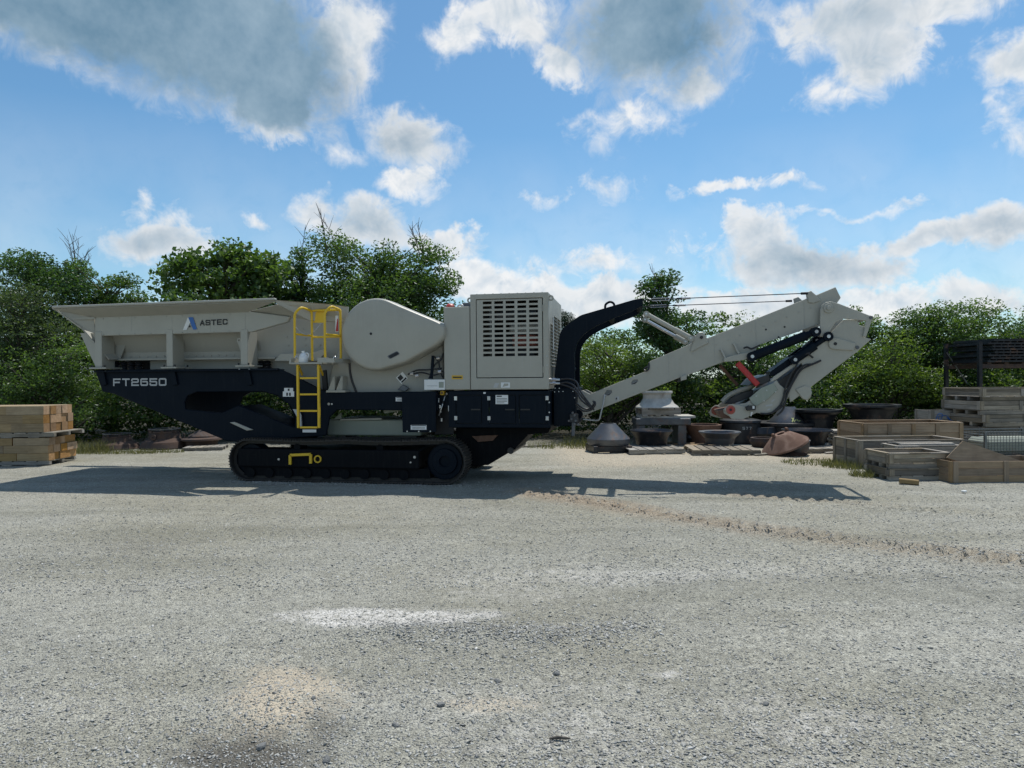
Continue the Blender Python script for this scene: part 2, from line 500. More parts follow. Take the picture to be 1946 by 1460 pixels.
TREAD1 = [tuple(G(px, py)[:2]) for px, py in ((1005, 936), (1130, 955), (1290, 984), (1480, 1012), (1650, 1036), (1800, 1053), (1990, 1072))]
TREAD2 = [tuple(G(px, py)[:2]) for px, py in ((1400, 941), (1560, 951), (1720, 968), (1990, 990))]
BERM = [tuple(G(px, py)[:2]) for px, py in ((700, 1203), (900, 1206), (1060, 1214), (1240, 1196))]

def tread(x, y):
    h = 0
    for pts, wd, amp in ((TREAD1, 0.34, 1.0), (TREAD2, 0.26, 0.7)):
        d, s = seg_coord(x, y, pts)
        band = np.clip(1.25 - np.abs(d) / wd, 0, 1) ** 0.7
        lug = np.clip(np.sin((s + np.abs(d) * 0.55) * 2 * math.pi / 0.19) * 1.8, -1, 1) * 0.5 + 0.5
        edge = np.exp(-((np.abs(d) - wd * 1.15) / 0.08) ** 2)
        h = h + amp * (band * (lug * 0.066 - 0.028) * (0.5 + fbm(x, y, 1.3, 2, 77)) + edge * 0.016)
    return h

def hz(x, y):
    x, y = np.asarray(x, float), np.asarray(y, float)
    h = (fbm(x, y, 0.22, 3, 3) - 0.5) * 0.10 * np.clip((12.5 - y) / 6, 0, 1) + (fbm(x, y, 1.6, 3, 11) - 0.5) * 0.030
    h = h + (fbm(x, y, 7.0, 2, 21) - 0.5) * 0.012
    d, s = seg_coord(x, y, BERM)
    h = h + np.exp(-(d / 0.22) ** 2) * 0.035 * (0.4 + fbm(x, y, 2.2, 2, 5))
    q0 = G(530, 1352)
    h = h + 0.075 * np.exp(-(((x - q0.x) / 0.42) ** 2 + ((y - q0.y) / 0.30) ** 2)) * (0.7 + 0.6 * fbm(x, y, 4.0, 3, 88))
    return h + tread(x, y)

def axis(lo, hi, fine_lo, fine_hi, step, grow=1.28):
    a = list(np.arange(fine_lo, fine_hi, step))
    s = step; p = a[-1]
    while p < hi: s = min(s * grow, 60); p += s; a.append(p)
    s = step; p = a[0]
    while p > lo: s = min(s * grow, 60); p -= s; a.insert(0, p)
    return np.array(a)
gx = axis(-700, 700, -9.0, 10.5, 0.055)
gy = axis(-300, 1400, 2.2, 12.6, 0.05)
X, Y = np.meshgrid(gx, gy)
Hh = hz(X, Y) * np.clip((60 - Y) / 40, 0, 1)
nx, ny = len(gx), len(gy)
co = np.stack([X, Y, Hh], -1).reshape(-1, 3)
ii, jj = np.meshgrid(np.arange(nx - 1), np.arange(ny - 1))
a_ = (jj * nx + ii).ravel()
quads = np.stack([a_, a_ + 1, a_ + 1 + nx, a_ + nx], -1)

def np_mesh(name, verts, faces, mat, attrs=None, smooth=False):
    me = bpy.data.meshes.new(name)
    k = faces.shape[1]
    me.vertices.add(len(verts)); me.vertices.foreach_set('co', np.ascontiguousarray(verts, dtype=np.float32).ravel())
    me.loops.add(faces.size); me.loops.foreach_set('vertex_index', np.ascontiguousarray(faces, dtype=np.int32).ravel())
    me.polygons.add(len(faces)); me.polygons.foreach_set('loop_start', np.arange(0, faces.size, k, dtype=np.int32))
    if smooth: me.polygons.foreach_set('use_smooth', np.ones(len(faces), dtype=bool))
    for nm, arr in (attrs or {}).items():
        at = me.attributes.new(nm, 'FLOAT', 'POINT'); at.data.foreach_set('value', np.ascontiguousarray(arr, dtype=np.float32).ravel())
    me.materials.append(mat)
    me.update(calc_edges=True)
    me.validate()
    return me

PX, PY = to_px(X, Y)
front = Y > 1.0
def patch(cx, cy, rx, ry, soft=0.5, seed=1, amp=0.9, sc=1.5):
    amp *= 1.8; soft *= 1.3
    d = np.hypot((PX - cx) / rx, (PY - cy) / ry) + (fbm(X * 0.6, Y * 1.3, sc, 5, seed) - 0.5) * amp
    return np.clip((1.0 + soft * 0.5 - d) / soft, 0, 1) * front
white_ = np.maximum.reduce([patch(720, 1175, 190, 19, 0.5, 31, 0.9, 2.5), patch(1265, 1282, 40, 10, 0.8, 33), patch(1160, 1095, 330, 24, 1.0, 34) * 0.6,
                            patch(980, 1120, 140, 26, 1, 35) * 0.5, patch(1500, 1400, 190, 80, 1.0, 36, 1.0, 3) * 0.6, patch(1050, 1380, 300, 70, 1.0, 37, 1.0, 3) * 0.55])
tan_ = np.maximum.reduce([patch(535, 1335, 120, 66, 0.7, 41) * 1.3, patch(930, 1345, 90, 20, 0.8, 42) * 0.8, patch(470, 1400, 130, 30, 1.0, 43) * 0.6,
                          patch(1200, 868, 560, 24, 0.8, 44, 0.8, 0.8) * 1.0 * np.clip(X / 1.6, 0, 1) * np.clip((Y - 12.6) / 1.2, 0, 1), patch(380, 870, 240, 18, 1, 45) * 0.3])
dark_ = np.maximum.reduce([patch(470, 1458, 185, 50, 0.8, 51) * 1.15, patch(620, 1400, 45, 55, 0.8, 52) * 0.8, patch(1040, 1170, 160, 28, 1.0, 53) * 0.35,
                           patch(1060, 1210, 240, 22, 0.8, 54) * 0.35, patch(250, 1040, 160, 18, 1.0, 55) * 0.55, patch(1200, 1040, 120, 14, 1.0, 56) * 0.4])
d1, s1 = seg_coord(X, Y, TREAD1); d2_, s2 = seg_coord(X, Y, TREAD2)
L1 = s1.max()
mud = np.clip(1.3 - np.abs(d1) / 0.46, 0, 1) * (0.50 + 0.80 * np.clip(1 - s1 / (L1 * 0.75), 0, 1)) * np.clip(fbm(X, Y, 2.5, 3, 61) * 2.2, 0, 1)
mud = np.maximum(mud, np.clip(1.3 - np.abs(d2_) / 0.26, 0, 1) * 0.6 * np.clip(1 - s2 / 2.5, 0, 1))
soil_ = np.clip((Y - 20.6 + (fbm(X, Y, 0.5, 3, 71) - 0.5) * 3) / 1.5, 0, 1)

m, n, out = new_mat('gravel yard')
oc = obj_coord(n)
rag = n.noise(oc, 9.0, 7, 0.75)
def att(nm):
    a_0 = n.n('ShaderNodeAttribute', attribute_name=nm).outputs['Fac']
    if nm in ('soil', 'mud'): return a_0
    return n.math('MULTIPLY', a_0, n.mapr(n.math('ADD', a_0, n.math('MULTIPLY', n.math('SUBTRACT', rag.outputs[0], 0.5), 3.0)), 0.2, 0.95))
big = n.noise(oc, 0.55, 6, 0.6)
med = n.noise(oc, 4.5, 6, 0.7)
v1 = n.voro(oc, 58, 'F1'); v1c = n.n('ShaderNodeSeparateColor'); n.t.links.new(v1.outputs['Color'], v1c.inputs[0])
v2 = n.voro(oc, 115, 'F1'); v2c = n.n('ShaderNodeSeparateColor'); n.t.links.new(v2.outputs['Color'], v2c.inputs[0])
base = n.mix(n.mapr(big.outputs[0], 0.32, 0.68), (0.275, 0.270, 0.252), (0.40, 0.392, 0.365))
base = n.mix(n.mapr(med.outputs[0], 0.35, 0.7, 0, 0.55), base, (0.46, 0.45, 0.42))
stone = n.ramp(v1c.outputs[0], [(0.0, (0.13, 0.135, 0.135)), (0.3, (0.27, 0.268, 0.26)), (0.65, (0.41, 0.405, 0.385)), (1.0, (0.66, 0.655, 0.62))])
small = n.ramp(v2c.outputs[1], [(0.0, (0.14, 0.14, 0.14)), (0.5, (0.34, 0.335, 0.32)), (1.0, (0.60, 0.595, 0.56))])
shape1 = n.mapr(v1.outputs['Distance'], 0.25, 0.6, 1, 0)
cov = n.mapr(n.noise(oc, 1.3, 4, 0.6).outputs[0], 0.35, 0.65, 0.35, 0.95)
c = n.mix(n.mapr(v2c.outputs[0], 0.35, 0.6, 0, 0.75), base, small)
c = n.mix(n.math('MULTIPLY', n.math('MULTIPLY', shape1, cov), n.mapr(v1c.outputs[1], 0.3, 0.5)), c, stone)
keep = n.mapr(v1c.outputs[2], 0.72, 0.8, 1, 0.25)           # some stones lie on top of the dust
mot = n.noise(oc, 1.9, 8, 0.72, 0.4); mot2 = n.noise(oc, 0.28, 4, 0.6)
lm = n.n('ShaderNodeMapping'); n.put(lm, 'Vector', oc); lm.inputs['Scale'].default_value = (0.10, 1.0, 1); lm.inputs['Rotation'].default_value = (0, 0, 0.12)
lane = n.noise(lm.outputs[0], 1.1, 5, 0.6, 0.2)
g7 = n.noise(oc, 17.0, 5, 0.75)
c = n.mix(n.mapr(g7.outputs[0], 0.45, 0.66, 0, 0.62), c, n.mix(1.0, c, (0.52, 0.52, 0.51), 'MULTIPLY'))
c = n.mix(n.mapr(g7.outputs[0], 0.42, 0.28, 0, 0.5), c, (0.60, 0.595, 0.56))
c = n.mix(n.mapr(lane.outputs[0], 0.36, 0.64, 0, 0.9), c, n.mix(1.0, c, (0.76, 0.76, 0.735), 'MULTIPLY'))
c = n.mix(n.mapr(mot.outputs[0], 0.42, 0.68, 0.0, 0.45), c, n.mix(1.0, c, (0.66, 0.655, 0.64), 'MULTIPLY'))
c = n.mix(n.mapr(mot2.outputs[0], 0.4, 0.62, 0, 0.8), c, n.mix(1.0, c, (0.83, 0.81, 0.75), 'MULTIPLY'))
c = n.mix(1.0, c, (1.20, 1.20, 1.115), 'MULTIPLY')
c = n.mix(n.math('MULTIPLY', n.math('MULTIPLY', att('white'), keep), 0.95), c, n.mix(n.mapr(med.outputs[0], 0.35, 0.7), (0.52, 0.50, 0.46), (0.74, 0.72, 0.68)))
c = n.mix(n.math('MULTIPLY', n.math('MULTIPLY', att('tan'), keep), 0.95), c, (0.50, 0.435, 0.335))
c = n.mix(n.math('MULTIPLY', att('dark'), 0.75), c, (0.10, 0.092, 0.078))
c = n.mix(n.math('MULTIPLY', att('mud'), 0.9), c, n.mix(n.mapr(med.outputs[0], 0.35, 0.7), (0.25, 0.195, 0.14), (0.47, 0.395, 0.30)))
c = n.mix(att('soil'), c, (0.045, 0.040, 0.025))
hgt = n.math('ADD', n.math('MULTIPLY', shape1, 0.9), n.math('ADD', n.math('MULTIPLY', n.mapr(v2.outputs['Distance'], 0.1, 0.6, 1, 0), 0.45), n.math('MULTIPLY', med.outputs[0], 1.2)))
principled(n, out, c, 0.9, 0, bump(n, hgt, 0.85, 0.012), 0.2)
ground = bpy.data.objects.new('ground', np_mesh('ground', co, quads, m, {'white': white_, 'tan': tan_, 'dark': dark_, 'mud': np.clip(mud, 0, 1), 'soil': soil_}, True))
COL.objects.link(ground)
tag(ground, 'grey crushed gravel yard with dusty patches and tread marks', kind='structure')

# loose gravel lying on the yard
def pebbles(n_, ylo, yhi, smin, smax, seed, cx=None, clump=None):
    r = np.random.default_rng(seed)
    if cx is None:
        yy = 1.0 / (1.0 / yhi + r.random(n_) * (1.0 / ylo - 1.0 / yhi))      # more of them close by, where they show
        xx = (r.random(n_) * 2 - 1) * (yy * 0.80 + 0.4)
    else:
        t = r.random(n_) * (len(cx) - 1); k = t.astype(int); f = t - k
        P = np.array(cx); q = P[k] * (1 - f[:, None]) + P[k + 1] * f[:, None]
        xx = q[:, 0] + r.normal(0, 0.10, n_); yy = q[:, 1] + r.normal(0, 0.16, n_)
    if clump:                                                   # gathered in coarse drifts
        kp = fbm(xx * 0.7, yy * 1.4, 0.9, 4, seed + 7) > clump
        xx, yy = xx[kp], yy[kp]; n_ = len(xx)
    s = smin * (smax / smin) ** (r.random(n_) ** 2.2)
    base = np.array([(1, 0, 0), (-1, 0, 0), (0, 1, 0), (0, -1, 0), (0, 0, 1), (0, 0, -0.6), (0.7, 0.7, 0.5), (-0.7, -0.6, 0.55)], float)
    tri = np.array([(6, 4, 0), (6, 2, 4), (6, 0, 2), (4, 2, 1), (4, 1, 7), (4, 7, 3), (4, 3, 0), (7, 1, 3), (5, 2, 0), (5, 1, 2), (5, 3, 1), (5, 0, 3)])
    V = base[None] * (0.65 + 0.7 * r.random((n_, 8, 1)))
    V = V * np.stack([0.8 + 0.8 * r.random(n_), 0.7 + 0.5 * r.random(n_), 0.28 + 0.35 * r.random(n_)], -1)[:, None, :]
    tx, ty, a = r.normal(0, 0.3, n_), r.normal(0, 0.3, n_), r.random(n_) * 6.283
    ca, sa = np.cos(a)[:, None], np.sin(a)[:, None]
    x, y, z = V[..., 0], V[..., 1], V[..., 2]
    z = z + x * tx[:, None] + y * ty[:, None]
    x, y = x * ca - y * sa, x * sa + y * ca
    P = np.stack([x, y, z], -1) * s[:, None, None] + np.stack([xx, yy, hz(xx, yy) + s * 0.12], -1)[:, None, :]
    F = tri[None] + (np.arange(n_) * 8)[:, None, None]
    tint = np.repeat(r.random(n_), 8)
    return P.reshape(-1, 3), F.reshape(-1, 3), tint
m, n, out = new_mat('loose stones')
at_ = n.n('ShaderNodeAttribute', attribute_name='tint')
cs = n.ramp(at_.outputs['Fac'], [(0.0, (0.10, 0.105, 0.105)), (0.12, (0.24, 0.24, 0.23)), (0.5, (0.36, 0.36, 0.335)), (0.9, (0.47, 0.47, 0.44)), (1.0, (0.64, 0.63, 0.60))])
principled(n, out, n.mix(n.mapr(n.noise(obj_coord(n), 90, 3).outputs[0], 0.3, 0.7, 0, 0.5), cs, (0.36, 0.35, 0.33)), 0.85, 0, None, 0.2)
MAT['stones'] = m
sets = [pebbles(64000, 2.6, 13.0, 0.0045, 0.0105, 91), pebbles(1500, 2.6, 11.0, 0.010, 0.017, 92), pebbles(16000, 6.5, 17.0, 0.008, 0.015, 95), pebbles(15000, 2.6, 10.5, 0.007, 0.014, 96, None, 0.54), pebbles(2200, 0, 0, 0.008, 0.02, 97, [tuple(G(a_, b_)[:2]) for a_, b_ in ((432, 915), (560, 918), (700, 920), (890, 921))]), pebbles(2400, 0, 0, 0.006, 0.015, 93, BERM),
        pebbles(900, 0, 0, 0.007, 0.016, 94, TREAD1)]
vo, VV, FF, TT = 0, [], [], []
for P_, F_, T_ in sets:
    VV.append(P_); FF.append(F_ + vo); TT.append(T_); vo += len(P_)
gravel = bpy.data.objects.new('gravel', np_mesh('gravel', np.concatenate(VV), np.concatenate(FF), m, {'tint': np.concatenate(TT)}))
COL.objects.link(gravel)
tag(gravel, 'loose crushed stone scattered over the yard', 'gravel', kind='stuff')

# ------------------------------------------------------------------ the tracked crusher
TH = math.radians(10.0)                    # its discharge end stands a little nearer than its hopper
MD = 12.9                                  # distance of its near side on the view axis
crusher = empty('jaw_crusher', (0, MD, 0), -TH)
tag(crusher, 'long grey and navy tracked crusher plant parked across the gravel yard', 'crusher')
_cx, _sx = math.cos(TH), math.sin(TH)

def M(px, py, ym=0.0):
    """pixel of the photograph -> (x, z) on the crusher's own lengthwise plane at depth ym"""
    d = ray(px, py)
    # world (X, Y) -> local: x = X*c - (Y-MD)*s ; y = X*s + (Y-MD)*c
    t = (ym + MD * _cx) / (d.x * _sx + d.y * _cx)
    return (d.x * t * _cx - (d.y * t - MD) * _sx, CAM_H + d.z * t)
def MX(px, py, ym=0.0): return M(px, py, ym)[0]
def MZ(px, py, ym=0.0): return M(px, py, ym)[1]
def M3(px, py, ym=0.0):
    x, z = M(px, py, ym); return (x, ym, z)
def ML(pts, ym=0.0): return [M(a, b, ym) for a, b in pts]

def rounded(pts, rad, seg=4):
    """round every corner of a closed outline"""
    out_, k = [], len(pts)
    for i in range(k):
        p0, p1, p2 = (Vector(pts[i - 1]), Vector(pts[i]), Vector(pts[(i + 1) % k]))
        r = rad[i] if isinstance(rad, (list, tuple)) else rad
        a, b = p0 - p1, p2 - p1
        r = min(r, a.length * 0.49, b.length * 0.49)
        if r < 1e-4: out_.append(tuple(p1)); continue
        s, e = p1 + a.normalized() * r, p1 + b.normalized() * r
        for q in range(seg + 1):
            t = q / seg
            out_.append(tuple(s * (1 - t) ** 2 + p1 * 2 * t * (1 - t) + e * t * t))
    return out_
def rect(x0, x1, z0, z1): return [(x0, z0), (x1, z0), (x1, z1), (x0, z1)]
def circ(x, z, r, n=16): return [(x + r * math.cos(2 * math.pi * i / n), z + r * math.sin(2 * math.pi * i / n)) for i in range(n)]

def plate(name, pts, y0, y1, mat, parent=None, holes=(), bevel=0.006, px=True, at=None):
    ref = y0 if at is None else at
    lo = ML(pts, ref) if px else pts
    hs = [ML(h, ref) if px else h for h in holes]
    return MB().prism([lo] + list(hs), y0, y1).obj(name, mat, parent or crusher, bevel=bevel)
def pbox(name, x0, x1, y0, y1, z0, z1, mat, parent=None, bevel=0.006):
    return MB().box(x0, x1, y0, y1, z0, z1).obj(name, mat, parent or crusher, bevel=bevel)
def pipe(name, pts, r, mat, parent=None, n=8):
    return MB().tube(pts, r, n).obj(name, mat, parent or crusher, smooth=40)
def smooth_path(pts, k=6):
    P = [Vector(p) for p in pts]; P = [P[0]] + P + [P[-1]]; o = []
    for i in range(1, len(P) - 2):
        for j in range(k):
            t = j / k
            o.append(0.5 * ((2 * P[i]) + (-P[i - 1] + P[i + 1]) * t + (2 * P[i - 1] - 5 * P[i] + 4 * P[i + 1] - P[i + 2]) * t * t + (-P[i - 1] + 3 * P[i] - 3 * P[i + 1] + P[i + 2]) * t ** 3))
    o.append(P[-2]); return o
def hose(name, pts, r=0.018, mat='rubber', parent=None):
    return pipe(name, smooth_path(pts), r, mat, parent)
_bolt = MB().prism([circ(0, 0, 0.015, 6)], -0.012, 0.01).mesh('bolt', MAT['steel'])
_bolt_dark = MB().prism([circ(0, 0, 0.021, 6)], -0.010, 0.01).mesh('bolt', MAT['grey_inner'])
_bolt_navy = MB().prism([circ(0, 0, 0.021, 6)], -0.010, 0.01).mesh('bolt', MAT['navy'])
def bolt(px, py, ym, parent=None, me=None, s=1.0):
    x, z = M(px, py, ym)
    return link('bolt', me or _bolt, parent or crusher, (x, ym, z), scale=(s, 1, s))

# --- lettering: stroked letters
GLYPH = {
    'A': [[(0, 0), (.5, 1), (1, 0)], [(.22, .32), (.78, .32)]],
    'S': [[(1, .8), (1, .9), (.9, 1), (.1, 1), (0, .9), (0, .62), (.1, .52), (.9, .48), (1, .38), (1, .1), (.9, 0), (.1, 0), (0, .1), (0, .2)]],
    'T': [[(0, 1), (1, 1)], [(.5, 1), (.5, 0)]],
    'E': [[(1, 1), (0, 1), (0, 0), (1, 0)], [(0, .5), (.92, .5)]],
    'C': [[(1, .74), (1, .88), (.88, 1), (.12, 1), (0, .88), (0, .12), (.12, 0), (.88, 0), (1, .12), (1, .26)]],
    'F': [[(1, 1), (0, 1), (0, 0)], [(0, .48), (.88, .48)]],
    '2': [[(0, .76), (0, .9), (.1, 1), (.9, 1), (1, .9), (1, .6), (.9, .5), (.1, .5), (0, .4), (0, 0), (1, 0)]],
    '6': [[(.94, 1), (.1, 1), (0, .9), (0, .1), (.1, 0), (.9, 0), (1, .1), (1, .48), (.9, .58), (.3, .58)]],
    '5': [[(1, 1), (0, 1), (0, .57), (.9, .57), (1, .47), (1, .1), (.9, 0), (.1, 0), (0, .1), (0, .2)]],
    '0': [[(.1, 0), (.9, 0), (1, .1), (1, .9), (.9, 1), (.1, 1), (0, .9), (0, .1), (.1, 0)]],
}
def ribbon(mb, pts, t, y):
    P = [Vector(p) for p in pts]; k = len(P)
    closed = (P[0] - P[-1]).length < 1e-6
    if closed: P = P[:-1]; k -= 1
    L, R = [], []
    for i in range(k):
        a = P[i] - P[i - 1] if (i > 0 or closed) else None
        b = P[(i + 1) % k] - P[i] if (i < k - 1 or closed) else None
        a = a.normalized() if a is not None else b.normalized(); b = b.normalized() if b is not None else a
        na, nb = Vector((-a.y, a.x)), Vector((-b.y, b.x))
        mt = (na + nb).normalized(); s = t / 2 / max(mt.dot(na), 0.45)
        p = P[i]
        if not closed and i == 0: p = p - b * t / 2
        if not closed and i == k - 1: p = p + a * t / 2
        L.append(p + mt * s); R.append(p - mt * s)
    vs = [(q.x, y, q.y) for q in L] + [(q.x, y, q.y) for q in R]
    mb.add(vs, [(i, i + k, (i + 1) % k + k, (i + 1) % k) for i in range(k if closed else k - 1)])
def lettering(text, x0, x1, z0a, z0b, h, y, mat, label, parent, stroke=0.2, gap=0.28, adv=None):
    mb = MB(); nl = len(text); pitch = (x1 - x0) / (nl - gap / (1 + gap)) if nl > 1 else x1 - x0
    w = pitch / (1 + gap); t = stroke * h
    for i, ch in enumerate(text):
        ox = x0 + i * pitch; oz = z0a + (z0b - z0a) * i / max(nl - 1, 1)
        for si, st in enumerate(GLYPH[ch]):
            ribbon(mb, [(ox + t / 2 + p[0] * (w - t), oz + t / 2 + p[1] * (h - t)) for p in st], t, y - 0.0006 * si)
    o = mb.obj('lettering', mat, parent); o['label'] = label
    return o

# ================= hopper
beam_pts = [(180, 602), (471, 591.5), (551, 602), (546, 612), (478, 631), (194, 638.5), (180, 639)]
hopper = plate('hopper', beam_pts, 0.0, 0.10, 'grey', bevel=0.01)
# sloped wing above the beam, flaring outwards to the rim
RIM_Y = -0.34
r0, r1 = M3(101, 586, RIM_Y), M3(524, 571, RIM_Y)
b0, b1 = M3(180, 602, 0.02), M3(471, 591.5, 0.02)
def slab(pts, th):
    """thin slab between a quad and the same quad moved along its normal"""
    P = [Vector(p) for p in pts]
    nn = (P[1] - P[0]).cross(P[3] - P[0]).normalized() * th
    return MB().hexa(P, [p + nn for p in P])
slab([b0, b1, r1, r0], 0.03).obj('side_wing', 'grey', hopper)
top_rim = MB().beam(Vector(r0) + Vector((0, 0, 0.02)), Vector(r1) + Vector((0, 0, 0.02)), 0.10, 0.05).obj('rim', 'grey', hopper, bevel=0.02, seg=3)
# end wing flaring to the far left
e_in_t, e_in_b = M3(178, 604, 0.02), M3(181, 634, 0.03)
e_tip, e_low = M3(101, 587, RIM_Y + 0.01), M3(153, 625, -0.12)
far = 2.55
far_tip = (e_tip[0], far + 0.3, e_tip[2]); far_low = (e_low[0], far, e_low[2])
slab([e_low, far_low, far_tip, e_tip], 0.03).obj('end_wing', 'grey', hopper)
MB().add([e_in_t, e_tip, e_low, e_in_b, tuple(Vector(e_in_t) + Vector((0, .03, 0))), tuple(Vector(e_tip) + Vector((.02, .03, 0))), tuple(Vector(e_low) + Vector((.01, .03, 0))), tuple(Vector(e_in_b) + Vector((0, .03, 0)))],
         [(3, 2, 1, 0), (4, 5, 6, 7), (0, 1, 5, 4), (1, 2, 6, 5), (2, 3, 7, 6), (3, 0, 4, 7)]).obj('corner_wing', 'grey', hopper)
MB().beam(M3(127, 606, -0.2), M3(180, 605, -0.01), 0.03, 0.05).obj('stiffener', 'grey', hopper)
MB().beam(Vector(e_tip) + Vector((0, 0, 0.015)), Vector(far_tip) + Vector((0, 0, 0.015)), 0.08, 0.04).obj('rim', 'grey', hopper, bevel=0.016, seg=3)
# far side wall and rim
fb0, fb1 = (b0[0], far, b0[2]), (b1[0] + 1.4, far, b1[2])
slab([(r0[0], far + 0.34, r0[2]), (r1[0], far + 0.34, r1[2]), (fb1[0], far, b1[2]), (fb0[0], far, b0[2])], 0.03).obj('side_wing', 'grey', hopper)
pbox('far_wall', b0[0], MX(640, 620, 0.4), far - 0.5, far - 0.45, MZ(300, 690, 0.45), b0[2], 'grey_inner', hopper)
MB().hexa([(b0[0], 0.60, MZ(300, 684, 0.5)), (MX(640, 620, 0.4), 0.60, MZ(300, 690, 0.5)), (MX(640, 620, 0.4), 2.03, MZ(300, 690, 0.5)), (b0[0], 2.03, MZ(300, 684, 0.5))],
          [(b0[0], 0.60, MZ(300, 680, 0.5)), (MX(640, 620, 0.4), 0.60, MZ(300, 686, 0.5)), (MX(640, 620, 0.4), 2.03, MZ(300, 686, 0.5)), (b0[0], 2.03, MZ(300, 680, 0.5))]).obj('feeder_floor', 'grey_inner', hopper)
slab([(b0[0], 0.02, b0[2]), (b1[0], 0.02, b1[2]), (b1[0], 0.58, MZ(300, 682, 0.5)), (b0[0], 0.58, MZ(300, 680, 0.5))], 0.02).obj('hopper_slope', 'grey_inner', hopper)
slab([(b0[0], 2.5, b0[2]), (b1[0] + 1.3, 2.5, b1[2]), (b1[0] + 1.3, 2.0, MZ(300, 682, 0.5)), (b0[0], 2.0, MZ(300, 680, 0.5))], -0.02).obj('hopper_slope', 'grey_inner', hopper)
MB().box(b0[0] + 0.1, MX(560, 690, 0.6), 0.72, 1.95, MZ(300, 701, 0.06), MZ(300, 684.5, 0.5)).obj('feeder_light_block', 'rubber', hopper)  # solid filler added under the feeder to stop sun passing through
slab([(e_low[0], -0.1, e_low[2]), (b0[0] + 0.25, 0.1, MZ(300, 684, 0.5)), (b0[0] + 0.25, far - 0.1, MZ(300, 684, 0.5)), (e_low[0], far + 0.05, e_low[2])], 0.02).obj('end_wall', 'grey_inner', hopper)
# folded transition at the right-hand end of the rim
tw = [M3(520, 570, RIM_Y), M3(619, 577.5, -0.02), M3(662, 583, 0.35), M3(660, 612, 0.35), M3(588, 609, 0.0), M3(527, 578, -0.3)]
MB().add(tw + [tuple(Vector(p) + Vector((0, 0.03, -0.012))) for p in tw], [(5, 4, 3, 2, 1, 0), (6, 7, 8, 9, 10, 11)] + [(i, (i + 1) % 6, (i + 1) % 6 + 6, i + 6) for i in range(6)]).obj('transition_wing', 'grey', hopper)
rc = [M3(474, 592, 0.03), M3(527, 579, -0.28), M3(588, 609, 0.02), M3(552, 603, 0.12)]
MB().add(rc + [tuple(Vector(p) + Vector((0, 0.03, 0.01))) for p in rc], [(3, 2, 1, 0), (4, 5, 6, 7)] + [(i, (i + 1) % 4, (i + 1) % 4 + 4, i + 4) for i in range(4)]).obj('gusset_wing', 'grey', hopper)
# bolted inner body behind the posts
body_pts = [(205, 636), (345, 630), (470, 626), (560, 600), (665, 596), (665, 690), (520, 684), (205, 684)]
body = plate('feeder_wall', body_pts, 0.50, 0.58, 'grey_inner', hopper, at=0.5)
for cx0, cx1, n_, y0, y1 in ((232, 312, 6, 679, 677), (343, 458, 9, 677, 675)):
    for i in range(n_):
        t = i / (n_ - 1); bolt(cx0 + (cx1 - cx0) * t, y0 + (y1 - y0) * t, 0.495, body, _bolt_dark)
for bx, by in ((252, 652), (263, 652), (297, 651), (308, 651), (287, 669), (388, 648), (400, 648), (435, 647), (447, 647), (423, 665), (560, 640), (580, 644), (548, 656), (580, 656), (608, 656), (545, 640), (575, 625)):
    bolt(bx, by, 0.495, body, _bolt_dark)
fl = MB().beam(M3(212, 684, 0.44), M3(525, 680.5, 0.44), 0.12, 0.035); fl.obj('flange', 'grey', hopper)
plate('feeder_pan', [(285, 686), (470, 682), (520, 684), (665, 688), (665, 748), (622, 748), (560, 719), (527, 705), (285, 706)], 0.62, 0.70, 'grey_inner', hopper, at=0.62)
plate('feeder_lip', [(521, 686), (533, 673), (592, 671), (615, 664), (616, 673), (604, 686)], 0.28, 0.36, 'grey', hopper, at=0.28)
plate('window_edge', [(212, 656), (240, 652), (228, 682), (212, 682)], 0.40, 0.43, 'grey_inner', hopper, at=0.4)
# spring stack under the feeder
for k in range(4):
    p = M3(222 + k * 14, 694, 0.5)
    MB().lathe([(0.02, -0.10), (0.075, -0.10), (0.085, -0.06), (0.06, -0.03), (0.085, 0.0), (0.06, 0.03), (0.085, 0.06), (0.02, 0.09)], 12, p).obj('spring', 'rubber', hopper, smooth=50)
for k in range(2):
    p = M3(497 + k * 11, 693, 0.5)
    MB().lathe([(0.02, -0.10), (0.075, -0.10), (0.085, -0.06), (0.06, -0.03), (0.085, 0.0), (0.06, 0.03), (0.085, 0.06), (0.02, 0.09)], 12, p).obj('spring', 'rubber', hopper, smooth=50)
# posts with foot plates
for (xa, xb, ytop, yb, fa, fb) in ((181, 194, 630, 701, 173, 205), (316.5, 328.5, 626, 700, 309, 338), (457.5, 471, 626, 697, 450, 478)):
    x0, x1 = MX(xa, 660), MX(xb, 660); zb = MZ(xa, yb)
    po = pbox('post', x0, x1, -0.012, 0.36, zb + 0.03, MZ(xa, ytop), 'grey', hopper, 0.008)
    MB().box(MX(fa, yb), MX(fb, yb), -0.06, 0.42, zb - 0.005, zb + 0.028).obj('foot_plate', 'grey', po, bevel=0.004)
    for bxp in (fa + 5, fb - 4):
        for yy in (-0.03, 0.38):
            x_, z_ = M(bxp, yb - 3)
            MB().lathe([(0.0, 0.0), (0.02, 0.0), (0.02, 0.045), (0.0, 0.045)], 6, (x_, yy, zb + 0.028)).obj('bolt', 'rubber', po)
        bolt(bxp, yb + 5, -0.006, po, _bolt, 0.8)
lug = [(457, 668), (452, 652), (450, 649), (451, 644), (455, 642), (458, 645)]
MB().prism([rounded(ML(lug, 0.1), 0.02), circ(*M(454.3, 647, 0.1), 0.022, 10)], 0.10, 0.13).obj('lifting_lug', 'grey', hopper)
plate('end_plate', [(152, 633), (182, 633), (182, 702), (179, 692), (164, 660)], 0.05, 0.09, 'grey', hopper, at=0.05)
